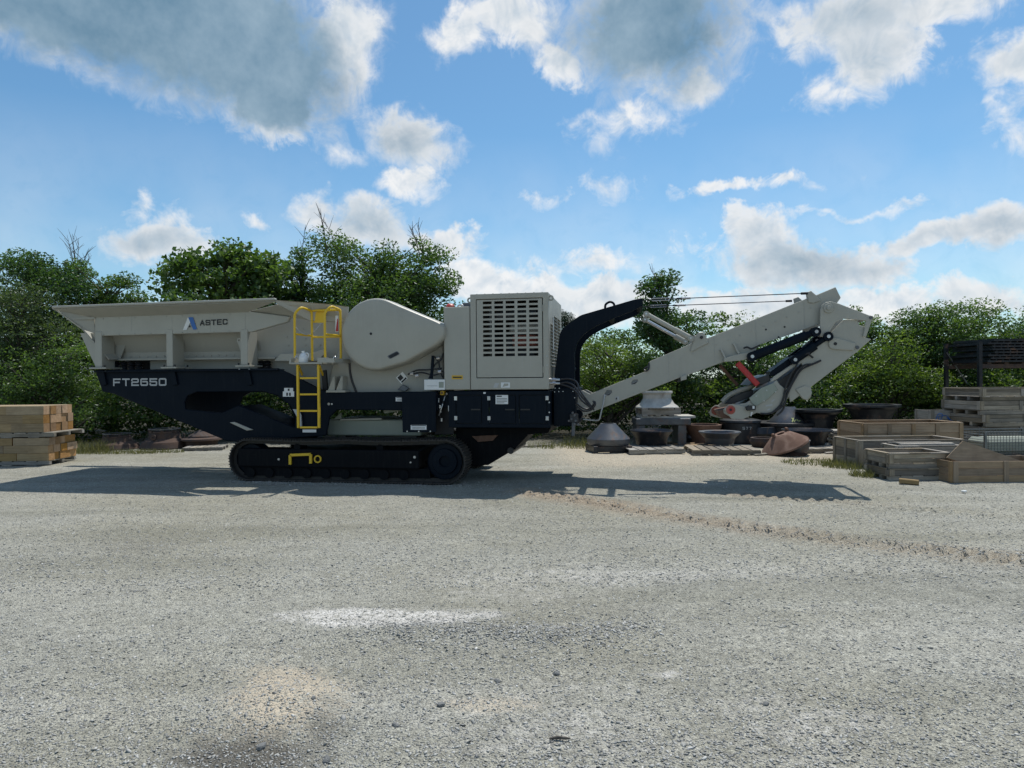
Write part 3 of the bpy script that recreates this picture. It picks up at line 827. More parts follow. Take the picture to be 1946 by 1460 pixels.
# seams on the beam, emblem and lettering
LY = -0.003
def dec(name, pts, mat, parent, y=LY, label=None):
    q = ML(pts, y)
    o = MB().add([(a, y, b) for a, b in q], [tuple(range(len(q)))]).obj(name, mat, parent)
    if label: o['label'] = label
    return o
emb = dec('emblem', [(347.5, 627.3), (354.5, 627.2), (364.6, 606.5), (360.5, 603.2), (356.5, 604)], 'white', hopper, -0.0115, 'white and blue letter A emblem')
dec('emblem_stroke', [(357.5, 603.2), (366.6, 603), (374.3, 626.2), (367, 626.6)], 'blue', emb, -0.0125)
x_, z_ = M(361, 620.6); MB().prism([circ(x_, z_, 0.02, 14)], -0.016, -0.008).obj('emblem_dot', 'print', emb)
lx0, lx1 = MX(380.3, 619), MX(433, 617)
lettering('ASTEC', lx0, lx1, MZ(380, 619.3, 0), MZ(428, 617.2, 0), MZ(400, 608, 0) - MZ(400, 618.6, 0), -0.0115, 'print', 'black lettering ASTEC', hopper, 0.20, 0.18)

for sx_p in (250, 327, 400, 466):
    x_ = MX(sx_p, 615); MB().box(x_ - 0.006, x_ + 0.006, -0.0025, 0.0, MZ(sx_p, 631 if sx_p < 460 else 628), MZ(sx_p, 601 if sx_p < 300 else 596)).obj('weld_seam', 'grey_inner', hopper)
for k in range(9):
    bolt(196 + k * 30, 636.5 - k * 0.85, -0.001, hopper, _bolt_dark, 0.7); bolt(196 + k * 30, 606 - k * 1.1, -0.001, hopper, _bolt_dark, 0.6)
# ================= chassis
chassis_pts = [(180, 703), (527, 700), (548, 709), (622, 746), (832, 744), (832, 781), (640, 779), (626, 793), (619, 828), (452, 840), (430, 838), (217, 749), (194, 744)]
hole = [(350, 766), (356, 752), (372, 745), (500, 744), (528, 752), (552, 772), (561, 790), (560, 813), (453, 771), (420, 785), (352, 778)]
chassis = plate('chassis', chassis_pts, 0.06, 0.12, 'navy', holes=[hole], bevel=0.012, at=0.06)
inner_hole = [(456, 768), (461, 754), (476, 746), (500, 745), (525, 752), (546, 765), (558, 790), (556, 811)]
plate('inner_web', [(215, 720), (622, 746), (619, 826), (452, 838), (225, 750)], 0.9, 0.93, 'navy', chassis, holes=[inner_hole], at=0.9)
plate('hole_floor', [(455, 771.5), (560, 813.5), (560, 816), (453, 774)], 0.121, 0.9, 'navy', chassis, at=0.06, bevel=0)
plate('sunlit_strip', [(437, 803), (446, 802), (482, 817), (470, 818.5)], 0.03, 0.06, 'grey', chassis, at=0.05)  # sunlight falling on the diagonal beam, put in as a pale grey plate
zt = MZ(300, 704, 0.06)
pbox('top_flange', MX(180, 703, 0.0), MX(527, 700, 0.0), -0.03, 0.30, zt - 0.03, zt - 0.004, 'navy', chassis)
pbox('far_rail', MX(200, 720, 2.4), MX(1000, 750, 2.4), 2.38, 2.44, MZ(300, 742, 0.06), zt, 'navy', chassis)
pbox('deck', MX(600, 750, 0.1), MX(1045, 750, 0.1), 0.14, 2.36, MZ(700, 775, 0.1), MZ(700, 748, 0.1), 'navy', chassis)
pbox('cross_member', MX(215, 740, 0.1), MX(330, 740, 0.1), 0.13, 2.37, MZ(300, 735, 0.1), zt - 0.01, 'navy', chassis)
for gxp in (183, 318, 460):                                   # ribs under the posts
    plate('rib', [(gxp, 703.5), (gxp + 13, 703.5), (gxp + 19, 731), (gxp + 11, 733)], 0.015, 0.058, 'navy', chassis, at=0.015)
lettering('FT2650', MX(214.6, 727, 0.05), MX(316, 727, 0.05), MZ(214, 734, 0.05), MZ(314, 733.4, 0.05), MZ(260, 719.3, 0.05) - MZ(260, 733.8, 0.05), 0.0555, 'silver', 'silver lettering FT2650', chassis, 0.2, 0.2)
# grey cross beam and dark gap under the crusher jaw
pbox('undercarriage_frame', MX(622, 800, 0.5), MX(800, 800, 0.5), 0.5, 2.0, MZ(700, 828, 0.5), MZ(700, 798, 0.5), 'green_grey', bevel=0.02)
plate('support_bracket', [(632, 798), (648, 784), (648, 796)], 0.42, 0.48, 'green_grey', at=0.42)
plate('support_bracket', [(728, 779), (763, 777), (763, 781), (730, 786)], 0.42, 0.48, 'green_grey', at=0.42)
MB().beam(M3(648, 798, 0.46), M3(726, 796, 0.46), 0.06, 0.03).obj('grey_strip', 'grey', crusher)
# skirt cover with stickers
skirt = plate('skirt_panel', [(763, 746), (828, 745), (828, 821), (765, 822)], -0.06, -0.02, 'navy', at=-0.06)
def sticker(x0, y0, x1, y1, ym, parent, mat='white', lines=(), label=None):
    s = dec('sticker', [(x0, y1), (x1, y1), (x1, y0), (x0, y0)], mat, parent, ym - 0.004)
    if label: s['label'] = label
    for (a, b, c_, d_) in lines:
        w_, h_ = x1 - x0, y1 - y0
        dec('print', [(x0 + a * w_, y0 + d_ * h_), (x0 + c_ * w_, y0 + d_ * h_), (x0 + c_ * w_, y0 + b * h_), (x0 + a * w_, y0 + b * h_)], 'print', s, ym - 0.0055)
    return s
sticker(752, 755, 780, 763, 0.05, chassis, 'white', ((.04, .06, .96, .2), (.1, .45, .9, .55), (.1, .72, .9, .8)))
sticker(780.5, 808, 810.5, 817, -0.06, skirt, 'white', ((.04, .06, .96, .22), (.1, .5, .9, .58), (.1, .75, .9, .82)))
for bx in (774, 796, 818): bolt(bx, 820, -0.06, skirt)
bolt(784, 759, 0.06, chassis); bolt(631, 768, 0.06, chassis, s=1.2); bolt(625, 768, 0.06, chassis, _bolt_dark, s=1.4)
st = sticker(537.5, 744, 559, 754, 0.06, chassis, 'white', ((.3, .25, .45, .85), (.55, .25, .7, .85)))
sticker(540, 737.5, 557, 744, 0.06, chassis, 'white', ((.4, .2, .6, .85),))
# recess with valves
pbox('recess_back', MX(826, 780, 0.3), MX(862, 780, 0.3), 0.30, 0.33, MZ(840, 826, 0.3), MZ(840, 742, 0.3), 'print')
for i, (px_, py_, s_, mt_) in enumerate(((828, 749, 0.075, 'orange'), (841, 747, 0.08, 'amber'), (850, 749, 0.05, 'steel'))):
    x_, z_ = M(px_, py_, 0.1)
    vb = pbox('valve', x_ - s_ / 2, x_ + s_ / 2, 0.06, 0.2, z_ - s_ / 2, z_ + s_ / 2, mt_, bevel=0.01)
    MB().prism([circ(x_, z_, s_ * 0.24, 10)], 0.03, 0.07).obj('valve_cap', 'white' if i == 0 else 'rust', vb)
sticker(825, 757, 834.5, 765, 0.1, crusher, 'white', ((.1, .1, .9, .35),))
pbox('gauge', *[v for v in (MX(851.5, 776, 0.0), MX(855.5, 776, 0.0))], 0.0, 0.04, MZ(853, 782, 0), MZ(853, 771, 0), 'white')
hose('hose', [M3(836, 760, 0.15), M3(843, 764, 0.1), M3(838, 772, 0.12), M3(835, 783, 0.12), M3(838, 800, 0.15)], 0.014)
hose('hose', [M3(846, 752, 0.15), M3(838, 778, 0.08), M3(834, 790, 0.1)], 0.014, 'steel')
for px_, py_ in ((836, 773), (837, 781), (839, 798)):
    MB().lathe([(0, -.03), (.028, -.03), (.028, .03), (0, .03)], 8, M3(px_, py_, 0.1)).obj('fitting', 'steel', crusher)

# ================= lower cabinets
cz0, cz1 = MZ(950, 813, 0), MZ(950, 743.5, 0)
cxa, cxb = MX(853, 780, 0), MX(1046, 780, 0)
def framed(name, x0, x1, z0, z1, y0, depth, openings, mat, back=None):
    mb = MB().prism([rect(x0, x1, z0, z1)] + [rect(*o) for o in openings], y0, y0 + 0.02)
    t = 0.02
    mb.box(x0, x0 + t, y0 + 0.0202, depth, z0, z1); mb.box(x1 - t, x1, y0 + 0.0202, depth, z0, z1)
    mb.box(x0 + t, x1 - t, y0 + 0.0202, depth, z1 - t, z1); mb.box(x0 + t, x1 - t, y0 + 0.0202, depth, z0, z0 + t)
    return mb.obj(name, mat, crusher, bevel=0.010, seg=2)
doors = [(866.5, 916), (929.5, 981), (986.5, 1040)]
ops = [(MX(a, 780), MX(b, 780), MZ(950, 806, 0), MZ(950, 751, 0)) for a, b in doors]
cab = framed('cabinet', cxa, cxb, cz0, cz1, -0.02, 2.4, ops, 'navy')
for k, (xa, xb, za, zb) in enumerate(ops):
    g = 0.010
    dr = pbox('door', xa + g, xb - g, -0.012, 0.012, za + g, zb - g, 'navy', cab, 0.006)
    hx = xb - 0.12 if k < 2 else xa + 0.12
    MB().box(hx - 0.09, hx + 0.09, -0.028, -0.0125, (za + zb) / 2 - 0.012, (za + zb) / 2 + 0.012).obj('handle', 'rubber', dr)
    for zz in (za + 0.11, zb - 0.06):
        hxx = xa if k < 2 else xb
        MB().box(hxx - 0.03, hxx + 0.03, -0.034, -0.0205, zz - 0.042, zz + 0.042).obj('hinge', 'steel', dr, bevel=0.006)
    MB().box(xa, xb, 0.013, 0.02, za, zb).obj('door_seal', 'print', dr)
lb = sticker(941.8, 751, 965.5, 768.2, -0.0205, cab, 'white', ((.08, .07, .5, .2), (.08, .36, .92, .41), (.08, .52, .92, .57), (.08, .68, .92, .73), (.08, .84, .7, .89)))
sticker(918.5, 745.5, 923, 748.5, -0.0205, cab, 'white')
bolt(1044, 784, -0.02, cab); bolt(1044, 765, -0.02, cab)
# underside: sump, tail chute
plate('chute', [(866, 813.5), (1046, 813.5), (1042, 823), (1004, 826), (978, 854), (928, 884), (885, 886), (868, 850)], 0.5, 0.56, 'black', at=0.5)
plate('chute_far', [(866, 813.5), (1046, 813.5), (1042, 823), (1004, 826), (978, 854), (928, 884), (885, 886), (868, 850)], 1.9, 1.96, 'black', at=0.5)
plate('chute_floor', [(1046, 813.5), (1042, 823), (1004, 826), (978, 854), (928, 884), (885, 886), (866, 813.5)], 0.561, 1.89, 'black', at=0.5, bevel=0)
plate('belly_pan', [(896, 829), (946, 827), (936, 838), (908, 840)], 0.44, 0.49, 'rust', at=0.44)
p = M3(972, 856, 0.55)
MB().tube([(p[0], 0.45, p[2]), (p[0], 2.0, p[2])], 0.065, 16).obj('tail_roller', 'rubber', crusher, smooth=40)

# ================= engine enclosure
ez0, ez1 = MZ(960, 740.5, 0), MZ(965, 557.5, 0)
exa, exb = MX(894, 650, 0), MX(1042.5, 650, 0)
dxa, dxb, dza, dzb = MX(905, 650, 0), MX(1032, 650, 0), MZ(965, 718.5, 0), MZ(965, 567.5, 0)
enc = framed('engine_enclosure', exa, exb, ez0, ez1, 0.0, 2.35, [(dxa, dxb, dza, dzb)], 'grey')
# door with a field of real slots
g = 0.014
cols = [(917.9, 934.7), (939.7, 956.5), (961.2, 978.1), (983.5, 1000.3), (1005.5, 1022.7)]
holes_ = []
ztop, zbot = MZ(960, 572.2, 0), MZ(960, 677.2, 0)
pitch = (ztop - zbot) / 11.58
for a, b in cols:
    for r_ in range(12):
        z1_ = ztop - r_ * pitch
        holes_.append(rect(MX(a, 620), MX(b, 620), z1_ - pitch * 0.58, z1_))
edoor = MB().prism([rect(dxa + g, dxb - g, dza + g, dzb - g)] + holes_, -0.004, 0.010).obj('door', 'grey', enc)
for hz_ in (dza + 0.15, dzb - 0.2): MB().box(dxb - 0.006, dxb + 0.010, -0.012, 0.0, hz_ - 0.06, hz_ + 0.06).obj('hinge', 'grey', edoor)
# what is seen through the slots
eng = pbox('engine_block', exa + 0.55, exb - 0.30, 0.55, 1.7, ez0 + 0.25, ez0 + 1.05, 'castdark', enc, 0.05)
MB().box(exb - 0.75, exb - 0.25, 0.35, 0.5, ez0 + 0.82, ez0 + 1.05).obj('red_cover', 'orange', enc, bevel=0.03)
MB().box(exb - 0.8, exb - 0.2, 0.30, 0.6, ez0 + 1.08, ez0 + 1.25).obj('air_duct', 'grey', enc, bevel=0.03)
MB().tube([(exa + 0.4, 0.6, ez0 + 1.45), (exb - 0.3, 0.6, ez0 + 1.5)], 0.11, 12).obj('air_cleaner', 'castgrey', enc, smooth=40)
MB().box(exa + 0.03, exb - 0.03, 1.75, 1.8, ez0 + 0.03, ez1 - 0.03).obj('radiator', 'print', enc)
# louvres on the end
for r_ in range(16):
    z_ = ez0 + 0.45 + r_ * 0.066
    for c_ in range(3):
        ya = 0.35 + c_ * 0.62
        if r_ < 13 or c_ > 0:
            MB().hexa([(exb, ya, z_), (exb + 0.03, ya, z_ - 0.02), (exb + 0.03, ya + 0.5, z_ - 0.02), (exb, ya + 0.5, z_)],
                      [(exb, ya, z_ + 0.02), (exb + 0.035, ya, z_ - 0.01), (exb + 0.035, ya + 0.5, z_ - 0.01), (exb, ya + 0.5, z_ + 0.02)]).obj('louvre', 'grey', enc)
MB().tube([(exb + 0.05, 0.35, ez1 - 0.45), (exb + 0.05, 0.35, ez0 + 0.75)], 0.015).obj('grab_bar', 'steel', enc)
for zz in (ez0 + 0.45, ez0 + 0.62): bolt(1040.5, 0, 0) if False else link('bolt', _bolt, enc, (exb - 0.03, -0.001, zz), scale=(.8, 1, .8))
for ex_, nm in ((exa - 0.03, 0), (exb + 0.035, 0)):
    MB().prism([circ(ex_, ez1 - 0.10, 0.055, 16), circ(ex_, ez1 - 0.10, 0.028, 12)], 0.10, 0.13).obj('lifting_eye', 'grey', enc)
for k in range(9):
    link('bolt', _bolt_dark, enc, (exa + 0.12 + k * (exb - exa - 0.24) / 8, 0.05, ez1), (math.pi / 2, 0, 0), (0.6, 1, 0.6))
sg = dec('sticker', [(937, 737), (945, 737), (949, 728), (941, 728)], 'silver', enc, -0.003)
dec('sticker', [(952, 737), (969, 737), (969, 727), (952, 727)], 'white', enc, -0.003)
dec('print', [(955, 735.5), (966, 733), (966, 729), (958, 729)], 'grey', enc, -0.0045)
# tank beside it
tza = MZ(870, 583, 0)
tank = pbox('hydraulic_tank', MX(843.5, 660), exa - 0.012, 0.004, 1.5, ez0, tza, 'grey', bevel=0.012)
dec('sticker', [(858.5, 721), (879.5, 721), (879.5, 713.5), (858.5, 713.5)], 'amber', tank, 0.0)
dec('print', [(860.5, 718.6), (877.5, 718.6), (877.5, 716), (860.5, 716)], 'print', tank, -0.0012)
for bx, by in ((853, 731), (872, 731)): bolt(bx, by, 0.003, tank, _bolt, 0.6)
p = M3(857, 580, 0.3); MB().lathe([(0, 0), (.075, 0), (.085, .05), (.05, .085), (0, .09)], 16, (p[0], 0.25, tza)).obj('filler_cap', 'red', tank, smooth=40)
MB().tube(smooth_path([(p[0] + .14, .25, tza), (p[0] + .17, .25, tza + .05), (p[0] + .24, .25, tza + .05), (p[0] + .27, .25, tza)]), 0.018).obj('grab_handle', 'steel', tank, smooth=40)
MB().box(p[0] + 0.15, exa - 0.03, 0.6, 1.1, tza, tza + 0.14).obj('manifold', 'castgrey', tank, bevel=0.01)
pl = pbox('plate_box', MX(806.5, 730), MX(845.5, 730), -0.02, 0.3, ez0, MZ(826, 721.5, 0), 'white', bevel=0.006)
dec('print', [(834, 737), (843, 737), (843, 726), (834, 726)], 'green_grey', pl, -0.0235)
dec('print', [(811, 734), (831, 734), (831, 733), (811, 733)], 'silver', pl, -0.0235)

# ================= jaw body and flywheel guard
jaw = plate('jaw_body', [(622, 746), (630, 700), (655, 640), (700, 610), (842, 640), (842, 746)], 0.30, 2.1, 'grey_inner', at=0.30, bevel=0.02)
arcp = [(664, 690), (665, 706), (669, 724), (677, 745)]
hose('seal_strip', [M3(a, b, 0.285) for a, b in arcp], 0.022, 'rubber', jaw)
for g0 in ((622, 745), (637, 745)):
    plate('gusset', [(g0[0], g0[1]), (g0[0] + 14, g0[1]), (g0[0] + 14, g0[1] - 30), (g0[0] + 11, g0[1] - 30)], 0.06, 0.29, 'grey', jaw, at=0.06)
plate('foot', [(619, 746), (656, 746), (655, 742), (620, 742)], 0.02, 0.29, 'grey', jaw, at=0.02)
plate('pillar', [(613, 748), (609, 705), (618, 703), (622, 748)], 0.22, 0.28, 'print', jaw, at=0.2)
gp = []
C, Rg = M(712, 635.5, -0.12), MX(778.5, 635, -0.12) - MX(712, 635, -0.12)
for i in range(33):                                           # drum side
    a = math.radians(66 + (278 - 66) * i / 32); gp.append((C[0] + Rg * math.cos(a), C[1] + Rg * math.sin(a)))
gp += rounded(ML([(770, 690), (831, 656), (845, 641), (845, 618), (832, 611), (760, 581)], -0.12), [0, 0.25, 0.18, 0.15, 0.12, 0], 5)
gcx, gcz = sum(q[0] for q in gp) / len(gp), sum(q[1] for q in gp) / len(gp)
rings = [(0.90, -0.122), (0.935, -0.118), (0.965, -0.104), (0.986, -0.076), (0.997, -0.035), (1.0, 0.02), (1.0, 0.34)]
mbg = MB(); k_ = len(gp)
for sc_, yy in rings: mbg.v += [(gcx + (q[0] - gcx) * sc_, yy, gcz + (q[1] - gcz) * sc_) for q in gp]
for i in range(len(rings) - 1):
    for j in range(k_):
        j2 = (j + 1) % k_; mbg.f.append((i * k_ + j2, i * k_ + j, (i + 1) * k_ + j, (i + 1) * k_ + j2))
mbg.f.append(tuple(range(k_))); mbg.f.append(tuple((len(rings) - 1) * k_ + j for j in range(k_ - 1, -1, -1)))
guard = mbg.obj('flywheel_guard', 'grey', crusher, smooth=60)
inner = [(C[0] + (q[0] - C[0]) * 1.025, C[1] - 0.03 + (q[1] - C[1]) * 1.03) for q in gp]
MB().prism([inner], 0.36, 0.50).obj('guard_flange', 'grey_inner', guard, bevel=0.01)
x_, z_ = M(705, 634.5, -0.12); MB().prism([circ(x_, z_, 0.026, 14)], -0.126, -0.12).obj('centre_plug', 'print', guard)
MB().prism([rounded(ML([(735.5, 677), (755, 667), (760.5, 673), (741, 683)], -0.12), 0.03)], -0.126, -0.12).obj('slot_cover', 'castgrey', guard)
MB().prism([rounded(ML([(738, 677), (755, 668.5), (758.5, 673), (742, 681.5)], -0.12), 0.03)], -0.1285, -0.1262).obj('slot_grille', 'screens', guard)
# warning sign and little fittings below the guard
s_ = dec('sticker', [(752.5, 718), (763, 730), (775, 719), (765, 706.5)], 'white', jaw, 0.288)
dec('print', [(755, 718), (760.5, 724.5), (767, 718.5), (761.5, 711.5)], 'print', s_, 0.286)
dec('print', [(762, 726), (764, 728), (773, 719.5), (771, 717), ], 'print', s_, 0.286)
plate('sensor_bracket', [(755, 741), (765, 731), (777, 738), (770, 744)], 0.2, 0.26, 'castgrey', jaw, at=0.2)
MB().beam(M3(820, 720, 0.15), M3(823, 676, 0.15), 0.05, 0.05).obj('strut', 'navy', crusher)
for pts in ([(775, 712), (792, 704), (812, 703), (840, 700)], [(780, 713), (800, 708), (825, 713), (842, 705)], [(815, 720), (826, 694), (838, 684), (842, 672)], [(826, 678), (834, 690), (836, 705), (842, 718)]):
    hose('hose', [M3(a, b, 0.14 + 0.03 * (i % 2)) for i, (a, b) in enumerate(pts)], 0.016)
for a, b in ((783, 711), (793, 715), (836, 707), (833, 681)):
    MB().tube([M3(a - 3, b, 0.14), M3(a + 3, b - 1, 0.14)], 0.035, 8).obj('fitting', 'steel', crusher)

# ================= ladder, platform, handrails
LYD = -0.36
plat = MB().box(MX(557, 690, LYD), MX(616, 690, LYD), LYD - 0.10, 0.26, MZ(590, 692.5, LYD), MZ(590, 689, LYD)).obj('platform', 'grey', crusher, bevel=0.004)
MB().box(MX(557, 690, LYD) - 0.03, MX(557, 690, LYD) + 0.01, LYD - 0.1, 0.26, MZ(590, 692, LYD), MZ(590, 681, LYD)).obj('toe_board', 'grey', plat)
MB().box(MX(608, 690, LYD), MX(628, 690, LYD), LYD - 0.11, LYD - 0.085, MZ(590, 690, LYD), MZ(590, 680.5, LYD)).obj('toe_board', 'grey', plat)
MB().box(MX(628, 690, LYD), MX(640, 690, LYD), LYD - 0.11, 0.26, MZ(590, 690, LYD), MZ(590, 682, LYD)).obj('toe_board', 'grey', plat)
lad = empty('ladder'); lad.parent = crusher
for px_ in (568.3, 607.6):
    x_, z0_ = M(px_, 813.5, LYD)
    MB().box(x_ - 0.022, x_ + 0.022, LYD - 0.05, LYD + 0.0, z0_, MZ(px_, 693, LYD)).obj('rail', 'yellow', lad, bevel=0.006)
for py_ in (719, 749.7, 781, 812.2):
    xa, z_ = M(569.5, py_, LYD); xb = MX(606.5, py_, LYD)
    MB().box(xa + 0.02, xb - 0.02, LYD - 0.043, LYD - 0.007, z_ - 0.018, z_ + 0.018).obj('rung', 'yellow', lad, bevel=0.005)
for px_ in (568.3, 607.6):
    MB().beam(M3(px_, 697, LYD - 0.02), M3(px_ + 6, 712, LYD + 0.3), 0.03, 0.05).obj('brace', 'yellow', lad)
dec('sticker', [(575, 822), (601, 822), (601, 816.5), (575, 816.5)], 'white', lad, LYD + 0.4)
plate('fender', [(556, 778), (567, 778), (572, 790), (573, 811), (567, 811), (565, 795)], -0.02, 0.02, 'silver', chassis, at=-0.02)
hr = empty('handrail'); hr.parent = crusher
RY0, RY1 = -0.42, 0.02
def tubepath(pts, r=0.024, name='tube'):
    q = []
    for i, p_ in enumerate(pts):
        if 0 < i < len(pts) - 1:
            a, b, c_ = Vector(pts[i - 1]), Vector(p_), Vector(pts[i + 1])
            d = min(0.09, (a - b).length * 0.4, (c_ - b).length * 0.4)
            s_, e_ = b + (a - b).normalized() * d, b + (c_ - b).normalized() * d
            for t in (0, .33, .66, 1): q.append(s_ * (1 - t) ** 2 + b * 2 * t * (1 - t) + e_ * t * t)
        else: q.append(p_)
    return MB().tube(q, r, 10).obj(name, 'yellow', hr, smooth=45)
for (fx, ft, bx_) in ((560.5, 584, 592.5), (617.8, 582, 647)):
    foot, topf = M3(fx, 680, RY0), M3(fx + 1, ft, RY0)
    xb_ = MX(bx_, 600, RY1)
    ztop_ = topf[2]
    tubepath([(foot[0], RY0, foot[2]), (foot[0], RY0, ztop_ - 0.12), (foot[0] + 0.12, RY0 + 0.03, ztop_), (xb_, RY1, ztop_ - 0.03), (xb_, RY1, ztop_ - 0.35)], name='hoop')
    tubepath([(xb_, RY1, foot[2] - 0.05), (xb_, RY1, ztop_ - 0.03)], name='back_post')
    zm = MZ(fx, 635, RY0)
    tubepath([(foot[0], RY0, zm), (xb_, RY1, zm - 0.01)], 0.022, 'mid_rail')
xl, xr = MX(592.5, 600, RY1), MX(647, 600, RY1)
tubepath([(xl, RY1, MZ(592, 590.5, RY1)), (xr, RY1, MZ(592, 590.5, RY1) - 0.0)], name='back_rail')
tubepath([(xl, RY1, MZ(592, 641, RY1)), (xr, RY1, MZ(592, 641, RY1))], 0.022, 'mid_rail')
MB().box(MX(594, 600, RY1), MX(616.5, 600, RY1), RY1 + 0.03, RY1 + 0.045, MZ(600, 613.5, RY1), MZ(600, 591.5, RY1)).obj('guard_plate', 'yellow', hr)
hose('safety_chain', [M3(562, 622, RY0), M3(570, 631, RY0 + .1), M3(580, 635.5, RY0 + .2), M3(590, 636, RY1), M3(600, 627, RY1 + .0), M3(611, 614, RY1)], 0.010, 'silver', hr)
sw = dec('sticker', [(637, 631), (643.5, 631), (643, 600), (637.5, 600)], 'white', hr, RY1 + 0.05)
dec('print', [(637.6, 630), (643, 630), (642.5, 606), (641, 606)], 'red', sw, RY1 + 0.045)
for a, b in ((561, 679.5), (634, 681)):
    hose('shackle', [M3(a, b + 1, LYD - .12), M3(a + 2, b - 3, LYD - .12), M3(a + 5, b, LYD - .12)], 0.012, 'steel', plat)

# ================= crawler tracks
TY0 = -0.24
cl, cr = M(471, 872.5, TY0), M(843, 874.0, TY0)
rl, rr = 0.43, 0.44
zb_ = 0.0
def track(y0, wide, full=True):
    t = empty('crawler_track'); t.parent = crusher
    c0, c1 = (cl[0], zb_ + rl), (cr[0], zb_ + rr)
    # frame
    fx0, fx1 = MX(450, 870, TY0), MX(795, 870, TY0)
    fz0, fz1 = MZ(620, 890, TY0), MZ(620, 855, TY0)
    fr = MB().box(fx0, fx1, y0 + 0.03, y0 + wide - 0.03, fz0, fz1).obj('track_frame', 'black', t, bevel=0.025, seg=2)
    MB().box(fx0 + 0.1, fx1 + 0.2, y0 + 0.1, y0 + wide - 0.1, fz0 - 0.18, fz0 - 0.002).obj('roller_box', 'black', t)
    for k in range(9):
        x_ = fx0 + 0.25 + k * 0.40
        MB().tube([(x_, y0 + 0.06, 0.17), (x_, y0 + wide - 0.06, 0.17)], 0.10, 18).obj('bottom_roller', 'black', t, smooth=40)
    for x_ in (c0[0] + 1.0, c1[0] - 1.3):
        MB().tube([(x_, y0 + 0.1, 0.68), (x_, y0 + wide - 0.1, 0.68)], 0.07, 14).obj('carrier_roller', 'black', t, smooth=40)
    # idler and drive wheel
    def wheel(c, r, name, inset=0.05):
        prof = [(0.0, 0.09), (r * .28, 0.09), (r * .30, 0.02), (r * .62, 0.02), (r * .66, 0.07), (r * .88, 0.07), (r * .9, 0.02), (r * .9, wide - .1), (0, wide - .1)]
        mb = MB().lathe([(a, b) for a, b in prof], 32)
        mb.v = [(v[0] + c[0], y0 + v[2] * 0.8 + inset, c[1] - v[1]) for v in mb.v]
        w_ = mb.obj(name, 'navy', t, smooth=35)
        for k in range(10):
            a = 2 * math.pi * k / 10
            link('bolt', _bolt_navy, w_, (c[0] + r * .46 * math.cos(a), y0 + 0.02 * .8 + inset, c[1] + r * .46 * math.sin(a)))
    wheel((c0[0], c0[1]), rl * 0.80, 'idler_wheel', 0.09); wheel((c1[0], c1[1]), rr * 0.86, 'drive_wheel')
    # chain path
    pts = []
    n1 = 400
    Lt = c1[0] - c0[0]
    per = [('b', Lt), ('r', math.pi * rr), ('t', Lt), ('l', math.pi * rl)]
    tot = sum(a for _, a in per); ns = 62
    sx_, sz_ = 0.155, 0.022
    mbs = MB().box(-0.082, 0.082, 0, wide, -sz_, 0.0)
    for gx_ in (-0.06, 0.0, 0.06): mbs.box(gx_ - 0.010, gx_ + 0.010, 0.004, wide - 0.004, -sz_ - 0.022, -sz_ - 0.0005)
    mbs.box(-0.085, 0.085, 0.12, 0.17, 0.001, 0.07); mbs.box(-0.085, 0.085, wide - 0.17, wide - 0.12, 0.001, 0.07)
    sme = mbs.mesh('track_shoe', MAT['shoe'])
    ins = 0.046
    for k in range(ns):
        s = (k + 0.35) * tot / ns
        if s < Lt: x, z, a = c0[0] + s, zb_ + ins, 0.0
        elif s < Lt + per[1][1]:
            b = (s - Lt) / rr; x, z, a = c1[0] + (rr - ins) * math.sin(b), c1[1] - (rr - ins) * math.cos(b), b
        elif s < 2 * Lt + per[1][1]:
            q = s - Lt - per[1][1]; x = c1[0] - q; sag = 0.035 * math.sin(math.pi * q / Lt) * abs(math.sin(2 * math.pi * q / Lt)) ; z = c1[1] * (1 - q / Lt) + c0[1] * q / Lt + (rr - ins) * (1 - q / Lt) + (rl - ins) * q / Lt - sag; a = math.pi
        else:
            b = (s - 2 * Lt - per[1][1]) / rl; x, z, a = c0[0] - (rl - ins) * math.sin(b), c0[1] + (rl - ins) * math.cos(b), math.pi + b
        link('track_shoe', sme, t, (x, y0, z), (0, -a, 0))
    return t, fr
t1, fr1 = track(TY0, 0.5)
t2, fr2 = track(2.25, 0.5)
fy = TY0 + 0.027
hd = [M3(551.5, 883, fy - .03), M3(551.5, 865, fy - .03), M3(590.5, 863.5, fy - .03), M3(590.5, 881, fy - .03)]
for a, b in zip(hd[:-1], hd[1:]): MB().beam(a, b, 0.05, 0.035, (0, 1, 0)).obj('step_bar', 'yellow', fr1)
x_, z_ = M(604.5, 872.5, fy); MB().prism([circ(x_, z_, 0.075, 20), circ(x_, z_, 0.052, 20)], fy - 0.03, fy + 0.01).obj('tie_ring', 'yellow', fr1)
for a, b, s_ in ((530, 873, 1.6), (788, 869, 1.8), (780.5, 879, 1.2)): bolt(a, b, fy - 0.002, fr1, _bolt, s_)
x_, z_ = M(529, 873, fy)
MB().box(cl[0] + 0.6, cr[0] - 0.6, 0.2, 2.3, 0.35, 0.62).obj('cross_frame', 'black', crusher)

